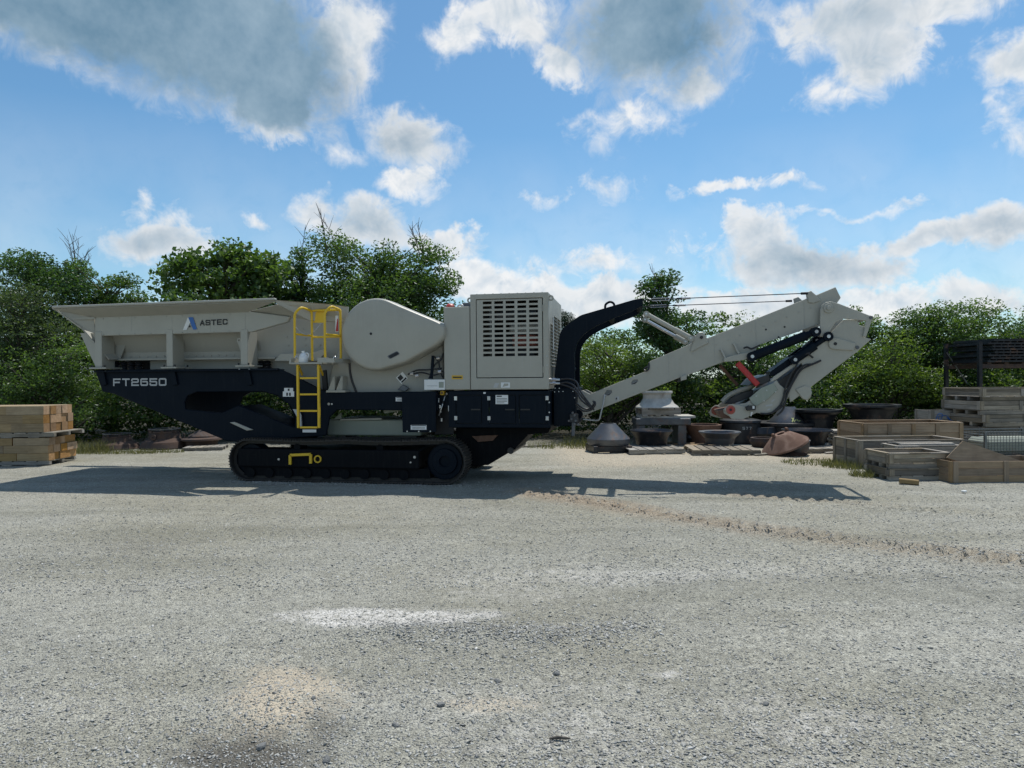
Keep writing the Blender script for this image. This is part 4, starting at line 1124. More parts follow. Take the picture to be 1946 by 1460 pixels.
# ================= discharge end block and gooseneck arms
blk = pbox('end_block', exb + 0.05, MX(1094, 775, 0.25), 0.25, 2.1, MZ(1070, 810, 0.25), MZ(1070, 738, 0.25), 'navy', bevel=0.015)
for a, b in ((1054, 745), (1062, 744.5), (1070, 744), (1055, 738), (1063, 738), (1089, 744), (1092, 756)): bolt(a, b, 0.248, blk, _bolt, 0.7)
arm_o = [(1053, 745), (1053, 720), (1064, 632), (1073, 621), (1096, 604), (1104, 599), (1207, 569), (1221, 567), (1223, 572), (1217, 583), (1205, 590), (1170, 603), (1128, 622), (1110, 634), (1097, 650), (1092, 668), (1092, 745)]
rad = [0, 0, 0.12, 0.2, 0.2, 0.2, 0.1, 0.03, 0.03, 0.1, 0.1, 0.2, 0.3, 0.25, 0.25, 0.25, 0]
arm_loc = rounded(ML(arm_o, 0.45), rad, 4)
for nm_, ya in (('gooseneck_arm', 0.45), ('gooseneck_arm', 1.72)):
    ar = MB().prism([arm_loc], ya, ya + 0.11).obj(nm_, 'navy', crusher, bevel=0.012)
    if ya < 1:
        q = smooth_path([M3(1150, 587, 0.55), M3(1151, 579, 0.55), M3(1159, 574, 0.55), M3(1166, 577, 0.55), M3(1168, 584, 0.55)], 4)
        MB().tube(q, 0.022, 8).obj('lifting_loop', 'navy', ar, smooth=45)
for a, b in ((1215, 577), (1160, 600), (1080, 700)):
    x_, z_ = M(a, b, 0.6); MB().tube([(x_, 0.55, z_), (x_, 1.73, z_)], 0.07, 14).obj('cross_tube', 'navy', crusher, smooth=40)

# ================= discharge conveyor
CY0, CY1 = 0.62, 1.60
conv_pts = [(1095, 796), (1098, 745), (1108, 742), (1121, 749), (1231.5, 704), (1234.5, 687), (1312, 654), (1318, 645), (1327, 632), (1336, 631), (1344, 643),
            (1534, 567), (1532, 556), (1541, 552.5), (1551, 561), (1588, 545.5), (1598, 566), (1565, 613), (1556, 616), (1505, 635), (1444, 655), (1424, 681), (1376, 688), (1306, 713.5), (1304, 721), (1294, 723), (1293, 717.5), (1138, 778.5)]
h1 = [(1148, 750), (1153, 741.5), (1162, 741.5), (1163, 746), (1157, 752), (1149, 752)]
h2 = [(1199, 729), (1203, 722), (1211, 721.5), (1212, 725), (1207, 730), (1200, 731)]
conv = plate('conveyor_beam', conv_pts, CY0, CY0 + 0.06, 'grey', holes=[h1, h2], at=CY0, bevel=0.008)
conv_loc = ML(conv_pts, CY0)
MB().prism([conv_loc], CY1, CY1 + 0.06).obj('far_side_plate', 'grey', conv, bevel=0.006)
# belt and return between the side plates
belt_top = [(1110, 770), (1240, 712), (1320, 682), (1540, 594), (1575, 575), (1577, 585), (1542, 606), (1320, 694), (1240, 724), (1112, 780)]
plate('belt', belt_top, CY0 + 0.07, CY1 - 0.01, 'rubber', conv, at=CY0, bevel=0)
plate('lug_plate', [(1312, 667), (1320, 640), (1328, 632), (1336, 631.5), (1343, 643), (1347, 652), (1330, 660), (1316, 668)], CY0 - 0.03, CY0 - 0.001, 'grey', conv, at=CY0 - 0.03)
x_, z_ = M(1333, 641.5, CY0 - .03); MB().prism([circ(x_, z_, 0.03, 12)], CY0 - 0.05, CY0 - 0.03).obj('pin', 'print', conv)
plate('lug_plate', [(1537, 575), (1533, 556), (1541, 553), (1549, 560), (1552, 562), (1560, 571), (1545, 576)], CY0 - 0.03, CY0 - 0.001, 'grey', conv, at=CY0 - 0.03)
plate('mount_bracket', [(1376, 688), (1376, 681), (1395, 675), (1420, 670), (1430, 672), (1424, 681), (1412, 685)], CY0 - 0.10, CY0 - 0.001, 'grey', conv, at=CY0 - 0.1)
for a in ((1370, 664, 1379, 683), (1394, 653, 1404, 673)):
    MB().beam(M3(a[0], a[1], CY0 - 0.03), M3(a[2], a[3], CY0 - 0.06), 0.03, 0.06, (0, 1, 0)).obj('stiffener', 'grey', conv)
for a, b in ((1455.5, 626.5), (1491, 621.5), (1479.5, 641)):
    x_, z_ = M(a, b, CY0); MB().prism([circ(x_, z_, 0.018, 10)], CY0 - 0.004, CY0 + 0.01).obj('bolt_hole', 'print', conv)
dec('sticker', [(1169, 763), (1176, 760.5), (1176, 753), (1169, 755)], 'silver', conv, CY0 - 0.003)
dec('print', [(1170, 761.5), (1173, 760.5), (1173, 755.5), (1170, 756)], 'print', conv, CY0 - 0.0045)
plate('roller_box', [(1288, 727), (1304, 722), (1304, 713), (1288, 719)], CY0 + 0.08, CY1 - 0.02, 'rubber', conv, at=CY0)
plate('bracket', [(1294, 724), (1305, 721), (1305, 712), (1294, 716)], CY0 - 0.06, CY0 - 0.001, 'grey', conv, at=CY0 - 0.06)
hose('hose', [M3(1233, 690, CY0), M3(1233, 700, CY0 - .03), M3(1228, 705, CY0 - .04), M3(1224, 702, CY0), M3(1231, 697, CY0)], 0.016, 'rubber', conv)
hose('hose', [M3(1149, 750, CY0), M3(1147, 764, CY0 - .06), M3(1142, 785, CY0 - .08), M3(1138, 798, CY0 - .06), M3(1126, 799, CY0), M3(1108, 797, CY0)], 0.014, 'silver', conv)
MB().tube([M3(1098, 788, CY0 - .1), M3(1098, 788, 0)[:1] + (CY1 + .1,) + M3(1098, 788, CY0 - .1)[2:]], 0.09, 16).obj('pivot', 'navy', conv, smooth=40)
for a, b, c_, d_ in ((1436, 612, 1437, 655), (1270, 676, 1271, 726), (1357, 640, 1358, 690), (1528, 574, 1529, 622)):
    MB().beam(M3(a, b, CY0 - 0.002), M3(c_, d_, CY0 - 0.002), 0.014, 0.004, (0, 1, 0)).obj('weld_seam', 'grey_inner', conv)
for k in range(14):
    f = k / 13; bolt(1250 + f * 290, 690 - f * 114 + 9, CY0 - 0.001, conv, _bolt_dark, 0.6)
    bolt(1150 + f * 140, 768 - f * 55 - 0, CY0 - 0.001, conv, _bolt_dark, 0.5)
# hydraulic struts, stay ropes
def strut(p_, q_, r1_, r2_, mat1, mat2, name='hydraulic_cylinder', f=0.6, parent=None):
    p_, q_ = Vector(p_), Vector(q_); m_ = p_.lerp(q_, f)
    c_ = MB().tube([p_, m_], r1_, 14).obj(name, mat1, parent or crusher, smooth=40)
    MB().tube([m_, q_], r2_, 12).obj('rod', mat2, c_, smooth=40)
    for e in (p_, q_):
        MB().tube([e - Vector((0, r1_ * 1.05, 0)), e + Vector((0, r1_ * 1.05, 0))], r1_ * 1.0, 12).obj('end_eye', mat1, c_, smooth=40)
        MB().tube([e - Vector((0, r1_ * 1.3, 0)), e + Vector((0, r1_ * 1.3, 0))], r1_ * 0.38, 10).obj('end_pin', 'steel', c_, smooth=40)
    return c_
a1 = Vector(M3(1228, 597, 0.55)); b1_ = Vector(M3(1312, 643, 0.55))
strut(b1_, a1, 0.055, 0.045, 'grey', 'grey', f=0.35)
dl = Vector((0, 1.3, 0))
strut(b1_ + dl, a1 + dl, 0.06, 0.035, 'grey', 'steel', f=0.25)
for dy, nm_ in ((0.0, 0), (1.25, 1)):
    p_, q_ = Vector(M3(1221, 570.5, 0.5)) + Vector((0, dy, 0)), Vector(M3(1535, 557.5, 0.5)) + Vector((0, dy, 0))
    rope = MB().tube([p_, q_], 0.009, 6).obj('stay_rope', 'castdark', crusher)
    d_ = (q_ - p_)
    for off in (-0.022, 0.022):
        MB().tube([p_ + d_ * 0.06 + Vector((0, 0, off)), p_ + d_ * 0.17 + Vector((0, 0, off))], 0.009, 6).obj('turnbuckle', 'steel', rope)
    MB().tube([p_ + d_ * 0.235, p_ + d_ * 0.30], 0.022, 8).obj('socket', 'steel', rope, smooth=40)
    MB().tube([p_ + d_ * 0.96, q_], 0.024, 8).obj('socket', 'castdark', rope, smooth=40)
    MB().lathe([(0.03, -0.012), (0.05, -0.012), (0.05, 0.012), (0.03, 0.012)], 12, tuple(p_ + d_ * 0.23)).obj('shackle', 'castdark', rope)

# ================= folded head section
HY0, HY1 = CY0 - 0.10, CY1 + 0.16
link_pts = [(1558, 640), (1559, 590), (1562, 580), (1568, 575), (1580, 573), (1594, 577), (1656, 601), (1659, 604), (1656, 612), (1646, 641), (1640, 640), (1646, 610), (1626, 608), (1604, 606), (1588, 613), (1575, 633), (1568, 641)]
headl = plate('head_link', link_pts, HY0 - 0.04, HY0 + 0.0, 'grey', at=HY0 - 0.04, bevel=0.008)
MB().prism([ML(link_pts, HY0 - .04)], HY1, HY1 + 0.04).obj('far_link', 'grey', headl)
x_, z_ = M(1574, 586, HY0 - .04)
MB().prism([circ(x_, z_, 0.085, 18)], HY0 - 0.07, HY0 - 0.042).obj('pivot_boss', 'grey', headl, bevel=0.008)
MB().prism([circ(x_, z_, 0.04, 12)], HY0 - 0.10, HY0 - 0.071).obj('pin', 'grey_inner', headl, bevel=0.006)
x_, z_ = M(1655, 604, HY0 - .04); MB().prism([circ(x_, z_, 0.03, 12)], HY0 - 0.06, HY0 - 0.041).obj('pin', 'castgrey', headl)
MB().tube([M3(1655, 604, HY0), (M3(1655, 604, HY0)[0], HY1, M3(1655, 604, HY0)[2])], 0.035, 10).obj('cross_bar', 'grey', headl)
head_pts = [(1604, 607), (1629, 608), (1633, 618), (1644, 621), (1640, 640), (1656, 645), (1630, 668), (1541, 736), (1543, 747), (1541, 755), (1535, 761), (1527, 759), (1520, 752), (1502, 765), (1499, 752), (1500, 743), (1513, 715), (1526, 697), (1523, 690), (1500, 704), (1475, 722), (1462, 728), (1470, 716), (1510, 690), (1555, 653), (1580, 632)]
head = plate('head_section', head_pts, HY0 + 0.002, HY0 + 0.05, 'grey', at=HY0, bevel=0.008)
MB().prism([ML(head_pts, HY0)], HY1 - 0.06, HY1 - 0.004).obj('far_side_plate', 'grey', head)
plate('belt', [(1602, 625), (1622, 640), (1520, 725), (1430, 775), (1412, 772), (1500, 712)], HY0 + 0.08, HY1 - 0.09, 'rubber', head, at=HY0, bevel=0)
plate('lug_plate', [(1575, 653), (1577, 645), (1584, 642), (1594, 643), (1626, 653), (1623, 666), (1585, 664), (1577, 661)], HY0 - 0.035, HY0, 'grey', head, at=HY0 - .035)
x_, z_ = M(1587.5, 653.5, HY0 - .035); MB().prism([circ(x_, z_, 0.03, 12)], HY0 - 0.04, HY0 - 0.03).obj('pin', 'print', head)
x_, z_ = M(1629, 660.5, HY0 - .0); MB().prism([circ(x_, z_, 0.03, 12)], HY0 - 0.02, HY0 + 0.0).obj('pin', 'castgrey', head)
x_, z_ = M(1533, 752, HY0); MB().prism([circ(x_, z_, 0.05, 12)], HY0 - 0.008, HY0 + 0.0).obj('eye_hole', 'green_grey', head)
plate('corner_plate', [(1512, 740), (1530, 733), (1541, 737), (1542, 750), (1533, 760), (1526, 758)], HY0 - 0.03, HY0, 'grey', head, at=HY0 - .03)
# drum end: motor housing, scraper, red jaws
drum_pts = [(1437, 754), (1470, 727), (1476, 722), (1482, 731), (1500, 745), (1499, 755), (1488, 770), (1470, 783), (1452, 787), (1438, 785), (1424, 790), (1396, 797), (1376, 786), (1375, 778), (1386, 770), (1398, 769), (1418, 766)]
drum = plate('drum_housing', drum_pts, HY0 - 0.02, HY0 + 0.05, 'grey', at=HY0 - 0.02, bevel=0.012)
dfl = ML(drum_pts, HY0 - 0.02)
MB().prism([dfl], HY1 - 0.10, HY1 - 0.05).obj('far_plate', 'grey', drum)
x_, z_ = M(1462, 762, HY0); MB().tube([(x_, HY0 + .05, z_), (x_, HY1 - .05, z_)], 0.22, 24).obj('head_drum', 'rubber', drum, smooth=40)
plate('cover_plate', [(1424, 757), (1447, 737), (1470, 728), (1478, 741), (1460, 758), (1438, 772), (1430, 768)], HY0 - 0.05, HY0 - 0.021, 'green_grey', drum, at=HY0 - .05)
for a, b in ((1437, 753), (1457, 742), (1474, 745), (1452, 762)): bolt(a, b, HY0 - 0.05, drum, _bolt, 0.9)
plate('jaw_plate', [(1376, 778), (1385, 769), (1394, 768), (1424, 775), (1437, 785), (1412, 797), (1390, 796)], HY0 - 0.07, HY0 - 0.03, 'grey', drum, at=HY0 - .07)
x_, z_ = M(1388.5, 779, HY0 - .07)
for rr_, mt_, yy in ((0.085, 'orange', 0.074), (0.05, 'red', 0.080), (0.025, 'print', 0.085)): MB().prism([circ(x_, z_, rr_, 18)], HY0 - yy, HY0 - 0.0705).obj('red_ring', mt_, drum)
farjaw = [(1348, 784), (1352, 776), (1360, 770), (1368, 772), (1374, 780), (1376, 796), (1360, 793), (1350, 790)]
fj = plate('jaw_plate', farjaw, 1.45, 1.50, 'grey', drum, at=1.45)
x_, z_ = M(1360, 781, 1.45); MB().prism([circ(x_, z_, 0.085, 18)], 1.44, 1.449).obj('red_ring', 'orange', drum)
plate('lower_beam', [(1372, 795), (1364, 781), (1420, 770), (1424, 788), (1400, 797)], HY0 + 0.2, 1.44, 'rust', drum, at=HY0 + .2)
arcb = smooth_path([M3(1373, 764, 0.9), M3(1384, 753, 0.9), M3(1404, 743, 0.9), M3(1425, 736, 0.9), M3(1438, 722, 0.9)], 4)
for i in range(len(arcb) - 1): pass
MB().tube(arcb, 0.05, 8).obj('scraper_arm', 'grey', drum, smooth=45)
plate('rubber_flap', [(1378, 768), (1390, 756), (1412, 746), (1432, 741), (1430, 752), (1410, 762), (1390, 768)], 0.8, 1.3, 'rubber', drum, at=0.8)
plate('rubber_flap', [(1424, 733), (1436, 720), (1462, 712), (1466, 724), (1450, 731), (1432, 732)], HY0 + 0.06, HY1 - 0.1, 'rubber', drum, at=HY0)
plate('motor', [(1417, 774), (1424, 771), (1437, 772), (1436, 780), (1420, 781)], HY0 - 0.16, HY0 - 0.05, 'rubber', drum, at=HY0 - .16)
dec('sticker', [(1426, 791), (1428, 791), (1431, 783), (1427, 783)], 'white', drum, HY0 - 0.09)
dec('sticker', [(1430, 777), (1434, 777), (1434, 772), (1430, 772)], 'white', drum, HY0 - 0.165)
for a, b, c_, d_ in ((1455, 770, 1468, 768), (1466, 762, 1472, 758), (1458, 778, 1464, 776)): dec('sticker', [(a, b + 3), (c_, d_ + 3), (c_, d_), (a, b)], 'silver', drum, HY0 - 0.024)
# red props, dark cylinders between boom and head
MB().beam(M3(1401, 690, HY0 + .05), M3(1440, 732, HY0 + .05), 0.10, 0.09, (0, 1, 0)).obj('red_prop', 'red', crusher, bevel=0.01)
MB().beam(M3(1368, 694, 1.3), M3(1402, 733, 1.3), 0.06, 0.07, (0, 1, 0)).obj('red_prop', 'rust', crusher, bevel=0.01)
strut(M3(1428, 678, HY0 - 0.02), M3(1549, 631, HY0 - 0.02), 0.085, 0.06, 'navy', 'navy', f=0.86)
strut(M3(1509, 684, HY0 - 0.0), M3(1572, 640, HY0 - 0.0), 0.085, 0.05, 'navy', 'navy', f=0.62)
strut(M3(1470, 706, HY0 + 0.9), M3(1550, 648, HY0 + 0.9), 0.085, 0.05, 'navy', 'navy', f=0.7)
plate('deflector', [(1466, 706), (1505, 678), (1512, 684), (1500, 696), (1478, 712), (1464, 716)], HY0 + 0.06, HY0 + 0.5, 'navy', at=HY0)
for pts in ([(1413, 662), (1420, 660), (1428, 663), (1438, 659), (1444, 656)], [(1541, 668), (1533, 672), (1520, 680), (1513, 696), (1503, 712), (1494, 732), (1490, 750)],
            [(1559, 686), (1545, 692), (1530, 694), (1516, 705), (1503, 730), (1492, 748), (1483, 770), (1466, 786)], [(1560, 685), (1543, 693), (1523, 703), (1510, 722), (1498, 745), (1490, 768), (1474, 782)],
            [(1494, 742), (1488, 760), (1478, 778), (1462, 786), (1445, 786)], [(1497, 745), (1492, 765), (1487, 780), (1476, 790)], [(1536, 668), (1538, 674), (1545, 680)]):
    hose('hose', [M3(a, b, HY0 - 0.05 - 0.015 * (i % 2)) for i, (a, b) in enumerate(pts)], 0.017)
# hoses at the pivot
for k, (y_, r_) in enumerate(((721.5, 0.026), (728.5, 0.026))):
    MB().tube([M3(1042.5, y_, 0.12), M3(1064, y_ + 0.5, 0.12)], r_, 10).obj('coupling', 'steel', crusher, smooth=40)
    MB().tube([M3(1050, y_, 0.12), M3(1056, y_ + 0.2, 0.12)], r_ * 1.4, 6).obj('coupling_nut', 'steel', crusher)
for pts in ([(1062, 722), (1080, 720), (1095, 726), (1102, 742), (1116, 762), (1128, 778)], [(1064, 729), (1078, 727), (1092, 735), (1106, 755), (1122, 772), (1129, 779)],
            [(1064, 730), (1085, 737), (1097, 748), (1106, 762), (1126, 777)], [(1096, 767), (1108, 776), (1120, 777), (1128, 768), (1127, 762)], [(1097, 773), (1108, 781), (1122, 780), (1131, 770), (1130, 763)]):
    hose('hose', [M3(a, b, 0.14 + 0.02 * (i % 3)) for i, (a, b) in enumerate(pts)], 0.017)
vb = pbox('valve_block', MX(1083, 795, 0.12), MX(1098, 795, 0.12), 0.08, 0.24, MZ(1090, 803, 0.12), MZ(1090, 787, 0.12), 'castdark')
for a, b in ((1088, 785), (1092, 790), (1086, 797), (1094, 800), (1099, 807), (1081, 800), (1092, 806)):
    MB().tube([M3(a, b, 0.05), M3(a, b, 0.05)[:1] + (0.1,) + M3(a, b, 0.05)[2:]], 0.02, 8).obj('fitting', 'castgrey', vb)
MB().tube([M3(1090, 803, 0.12), M3(1089, 828, 0.12)], 0.035, 8).obj('drain_pipe', 'castgrey', vb)

# ------------------------------------------------------------------ timber packs at the left
def wood_box(name, mat, parent, x0, x1, y0, y1, z0, z1, end=None):
    """board whose grain runs along its own longest side: built round its own middle"""
    dx, dy, dz = x1 - x0, y1 - y0, z1 - z0
    long_ = max(dx, dy, dz)
    if long_ == dx: a, b, c_, rot = dx, dy, dz, (0, 0, 0)
    elif long_ == dy: a, b, c_, rot = dy, dx, dz, (0, 0, math.pi / 2)
    else: a, b, c_, rot = dz, dy, dx, (0, -math.pi / 2, 0)
    key = (mat, end, round(a, 3), round(b, 3), round(c_, 3))
    if key not in _wb:
        mb = MB().box(-a / 2, a / 2, -b / 2, b / 2, -c_ / 2, c_ / 2)
        me = mb.mesh(name, MAT[mat])
        if end:
            me.materials.append(MAT[end])
            for p_ in me.polygons:
                if abs(p_.normal.x) > 0.9: p_.material_index = 1
        _wb[key] = me
    o = link(name, _wb[key], parent, ((x0 + x1) / 2, (y0 + y1) / 2, (z0 + z1) / 2), rot)
    return o
_wb = {}
def place(o, root):
    """move a board given in a pile's own frame to the world"""
    mw = Matrix.LocRotScale(root[0], Matrix.Rotation(root[1], 3, 'Z').to_quaternion(), Vector((1, 1, 1))) @ Matrix.LocRotScale(o.location, o.rotation_euler.to_quaternion(), Vector((1, 1, 1)))
    o.location, o.rotation_euler = mw.to_translation(), mw.to_euler()
    return o

def pallet(loc, rz, L, D, h, label, cat='pallet', n=6, mat='pallet', group=None):
    t = tag(empty('wooden_pallet', loc, rz), label, cat, group)
    b = h * 0.18
    for k in range(3):
        y = -D / 2 + 0.05 + k * (D - 0.1) / 2
        wood_box('stringer', mat, t, -L / 2, L / 2, y - 0.045, y + 0.045, b, h - b)
    for k in range(n):
        x = -L / 2 + (k + 0.5) * L / n
        wood_box('board', mat, t, x - L / n * 0.42, x + L / n * 0.42, -D / 2, D / 2, h - b, h)
        if k % 2 == 0: wood_box('board', mat, t, x - L / n * 0.4, x + L / n * 0.4, -D / 2, D / 2, 0, b)
    return t

TP = (G(92, 885), math.radians(3))
rnd = random.Random(5)
def pack(z0, n_rows, row_h, cols, length, xoff, label, group, jit):
    for r_ in range(n_rows):
        y = 0.0
        for ci, w in enumerate(cols[r_ % len(cols)]):
            cuts = [0.0, length]
            if ci == 0:
                cuts = [0.0] + [length * f for f in ((0.44,), (0.28, 0.62), (0.5,))[r_ % 3]] + [length]
            for a, b in zip(cuts[:-1], cuts[1:]):
                g = 0.004
                jx, jy = rnd.uniform(-jit, jit), rnd.uniform(-jit, jit) * 0.4
                o = wood_box('timber', 'timber', None, -b + g + xoff + (jx if a == 0 else 0), -a - g + xoff + (jx if a == 0 else 0), y + g + (jy if ci == 0 else 0), y + w - g + (jy if ci == 0 else 0),
                             z0 + r_ * row_h + 0.002, z0 + (r_ + 1) * row_h - 0.003, 'timber_end')
                o.rotation_euler = (o.rotation_euler[0], o.rotation_euler[1], o.rotation_euler[2] + rnd.uniform(-0.008, 0.008))
                place(o, TP)
                row = ('bottom', 'middle', 'top')[r_]
                if ci == 0:
                    k_ = cuts.index(a); where = 'front piece ' + ('at the corner', 'next along from the corner piece', 'farthest along from the corner')[k_]
                else:
                    where = ('', 'second', 'third', 'fourth', 'fifth')[ci] + ' from the front face'
                tag(o, row + ' row timber of the ' + label + ', ' + where, 'timber', group)
            y += w
pack(0.115, 3, 0.185, [[0.24, 0.23, 0.40, 0.29], [0.22, 0.26, 0.26, 0.42], [0.24, 0.22, 0.24, 0.46]], 1.7, 0.0, 'lower timber pack', 'timbers of the lower pack', 0.03)
pack(0.80, 3, 0.212, [[0.25, 0.23, 0.22, 0.24, 0.22], [0.25, 0.44, 0.24, 0.23], [0.25, 0.23, 0.24, 0.22, 0.22]], 1.75, -0.08, 'upper timber pack', 'timbers of the upper pack', 0.018)
def pallet_at(lx, ly, lz, L, D, h, label, n=6):
    w_ = TP[0] + Matrix.Rotation(TP[1], 3, 'Z') @ Vector((lx, ly, lz))
    return pallet(w_, TP[1], L, D, h, label, n=n)
pallet_at(-0.84, 0.58, 0.0, 1.7, 1.12, 0.113, 'dark pallet lying on the gravel under the lower timber pack')
pallet_at(-0.80, 0.62, 0.672, 1.9, 1.28, 0.126, 'grey weathered pallet between the two timber packs')

# ------------------------------------------------------------------ worn crusher castings
def casting(name, label, cat, loc, prof, mat, tilt=(0, 0, 0), n=48, extra=None, arc=None, group=None):
    mb = MB().lathe(prof, n, arc=arc)
    r_ = np.random.default_rng(abs(hash(label)) % 9999 if False else len(label) * 7 + int(abs(loc[0]) * 10))
    o = bpy.data.objects.new(name, mb.mesh(name, MAT[mat], 26))
    COL.objects.link(o)
    o.location = loc; o.rotation_euler = tilt
    tag(o, label, cat, group)
    if extra: extra(o)
    return o
def scale_prof(p, r, h): return [(a * r, b * h) for a, b in p]
MANTLE = [(0.30, 1.0), (0.36, 1.0), (0.42, 0.9), (0.70, 0.42), (0.98, 0.06), (1.0, 0.0), (0.90, 0.0), (0.62, 0.36), (0.36, 0.82), (0.30, 0.86)]
BOWL = [(1.0, 1.0), (0.96, 1.0), (0.70, 0.55), (0.60, 0.06), (0.60, 0.0), (0.70, 0.0), (0.76, 0.45), (0.86, 0.70), (0.99, 0.90), (1.02, 0.94)]
RING = [(1.0, 0.0), (1.02, 0.05), (0.90, 0.40), (0.66, 0.62), (0.60, 0.95), (0.62, 1.0), (0.55, 1.0), (0.54, 0.6), (0.78, 0.36), (0.92, 0.0)]
DISC = [(1.0, 0.0), (1.02, 0.2), (1.0, 1.0), (0.88, 1.0), (0.86, 0.25), (0.55, 0.2), (0.55, 0.0)]
def lugs(o, r, z, n=3, s=0.06, ph=0.4):
    for k in range(n):
        a = ph + 2 * math.pi * k / n
        q = MB().prism([rounded(rect(-s, s, -s, s * 1.2), s * 0.6), circ(0, s * 0.1, s * 0.42, 10)], -0.02, 0.02)
        link('lug', q.mesh('lug', o.data.materials[0]), o, (r * math.cos(a), r * math.sin(a), z), (0, 0, a + math.pi / 2))
def at_px(cx, by): g_ = G(cx, by); return g_
def mpp(by): return G(973 + 100, by).x / 100      # metres per pixel at that ground line
# left row
p = at_px(200, 857); s = mpp(857)
c1 = casting('crusher_ring', 'low rusty casting ring with an open bar cage, nearest the timber packs', 'casting', (p.x, p.y + 0.6, 0), scale_prof(RING, 44 * s, 26 * s), 'rustbrown')
for k in range(7):
    a = k * 0.9; MB().beam((26 * s * math.cos(a), 26 * s * math.sin(a), 22 * s), (25 * s * math.cos(a), 25 * s * math.sin(a), 31 * s), 0.05, 0.03).obj('upright', 'rustbrown', c1)
q = MB().lathe([(25 * s, 31.2 * s), (27 * s, 31.2 * s), (27 * s, 32.5 * s), (25 * s, 32.5 * s)], 32).obj('top_ring', 'castgrey', c1, smooth=40)
p = at_px(290, 856); s = mpp(856)
c2 = casting('crusher_ring', 'wide rust brown casting with a bright upper rim, middle of the three by the hedge', 'casting', (p.x, p.y + 0.7, 0), scale_prof(RING, 47 * s, 34 * s), 'rustbrown')
MB().lathe([(28 * s, 38.8 * s), (31 * s, 38.8 * s), (31 * s, 40.5 * s), (28 * s, 40.5 * s)], 32).obj('top_ring', 'castgrey', c2, smooth=40)
for k in range(8):
    a = k * 0.785 + 0.3; MB().beam((28 * s * math.cos(a), 28 * s * math.sin(a), 33 * s), (29.5 * s * math.cos(a), 29.5 * s * math.sin(a), 38 * s), 0.06, 0.04).obj('upright', 'rustbrown', c2)
lugs(c2, 36 * s, 24 * s, 3, 0.07, -1.7)
p = at_px(366, 854); s = mpp(854)
casting('crusher_mantle', 'peaked brown casting beside the diagonal navy frame of the crusher', 'casting', (p.x, p.y + 0.6, 0), [(a * s, b * s) for a, b in ((0.5, 37), (8, 35), (20, 27), (26, 24), (27, 21), (40, 19), (41, 16), (31, 12), (30, 2), (28, 0), (0.5, 0))], 'rustbrown')
pallet((at_px(385, 856).x, at_px(385, 856).y + 0.2, 0), 0.2, 1.1, 0.8, 0.10, 'broken pale pallet on the ground beside the peaked brown casting')

# right rows
def pal_px(cx, by, wpx, dep, h, label, rz=0.0, n=6, mat='pallet'):
    g_ = at_px(cx, by); s_ = mpp(by)
    return pallet((g_.x, g_.y + dep / 2, 0), rz, wpx * s_, dep, h, label, n=n, mat=mat), h
p = at_px(1162, 862); s = mpp(862); R1 = 42 * s
t = tag(empty('steel_stand', (p.x, p.y + R1, 0), 0.1), 'dark steel stand under the smooth grey mantle cone', 'stand')
for sx in (-1, 1):
    MB().box(sx * R1 * 0.8 - 0.06, sx * R1 * 0.8 + 0.06, -R1 * 0.9, R1 * 0.9, 0, 0.19).obj('rail', 'castdark', t, bevel=0.01)
    MB().box(-R1 * 0.74, R1 * 0.74, sx * R1 * 0.7 - 0.05, sx * R1 * 0.7 + 0.05, 0.02, 0.18).obj('cross_rail', 'castdark', t, bevel=0.01)
casting('crusher_mantle', 'smooth dark grey mantle cone on a low steel stand', 'casting', (p.x, p.y + R1, 0.191), scale_prof([(0.28, 1.0), (0.36, 1.0), (0.40, 0.94), (0.97, 0.32), (1.0, 0.28), (1.0, 0.14), (0.94, 0.0), (0.86, 0.0), (0.84, 0.22), (0.30, 0.86)], R1, 41 * s), 'castgrey')
pal_px(1247, 864, 108, 1.25, 0.13, 'grey pallet under the black bowl with the shiny rim, near the grey cone', 0.06)
p = at_px(1247, 858); s = mpp(860)
bw = casting('crusher_bowl', 'black bowl shaped liner on a grey pallet, in front of the pallet stack', 'casting', (p.x, p.y + 0.62, 0.131), scale_prof(BOWL, 42 * s, 29 * s), 'castdark')
# stack behind: plates, pallet, pale mantle
p = at_px(1262, 848); s = mpp(848)
t = tag(empty('steel_plinth', (p.x, p.y + 0.7, 0), -0.05), 'grey steel plinth with overhanging top carrying the pale casting', 'plinth')
MB().box(-0.75, 0.85, -0.55, 0.55, 0.60, 0.80).obj('top_slab', 'castgrey', t, bevel=0.02)
MB().box(-0.60, 1.0, -0.45, 0.6, 0.801, 0.86).obj('sheet', 'castpale', t)
for sx in (-0.6, 0.6): MB().box(sx - 0.12, sx + 0.12, -0.5, 0.5, 0, 0.599).obj('leg', 'castgrey', t, bevel=0.01)
pt = pallet((p.x - 0.03, p.y + 0.7, 0.861), 0.02, 1.15, 1.0, 0.24, 'dark pallet on the steel plinth, directly under the pale casting')
casting('crusher_mantle', 'pale grey flared casting on top of the pallet stack', 'casting', (p.x - 0.05, p.y + 0.7, 1.102), scale_prof([(0.66, 1.0), (0.72, 1.0), (0.74, 0.90), (0.66, 0.80), (0.66, 0.55), (0.80, 0.25), (1.0, 0.06), (1.02, 0.0), (0.90, 0.0), (0.60, 0.4), (0.58, 1.0)], 41 * s, 32 * s), 'castpale')
pal_px(1385, 866, 128, 1.3, 0.14, 'brown pallet under the bowl with the wide bright rim', -0.08, 7, 'crate')
p = at_px(1381, 858); s = mpp(860)
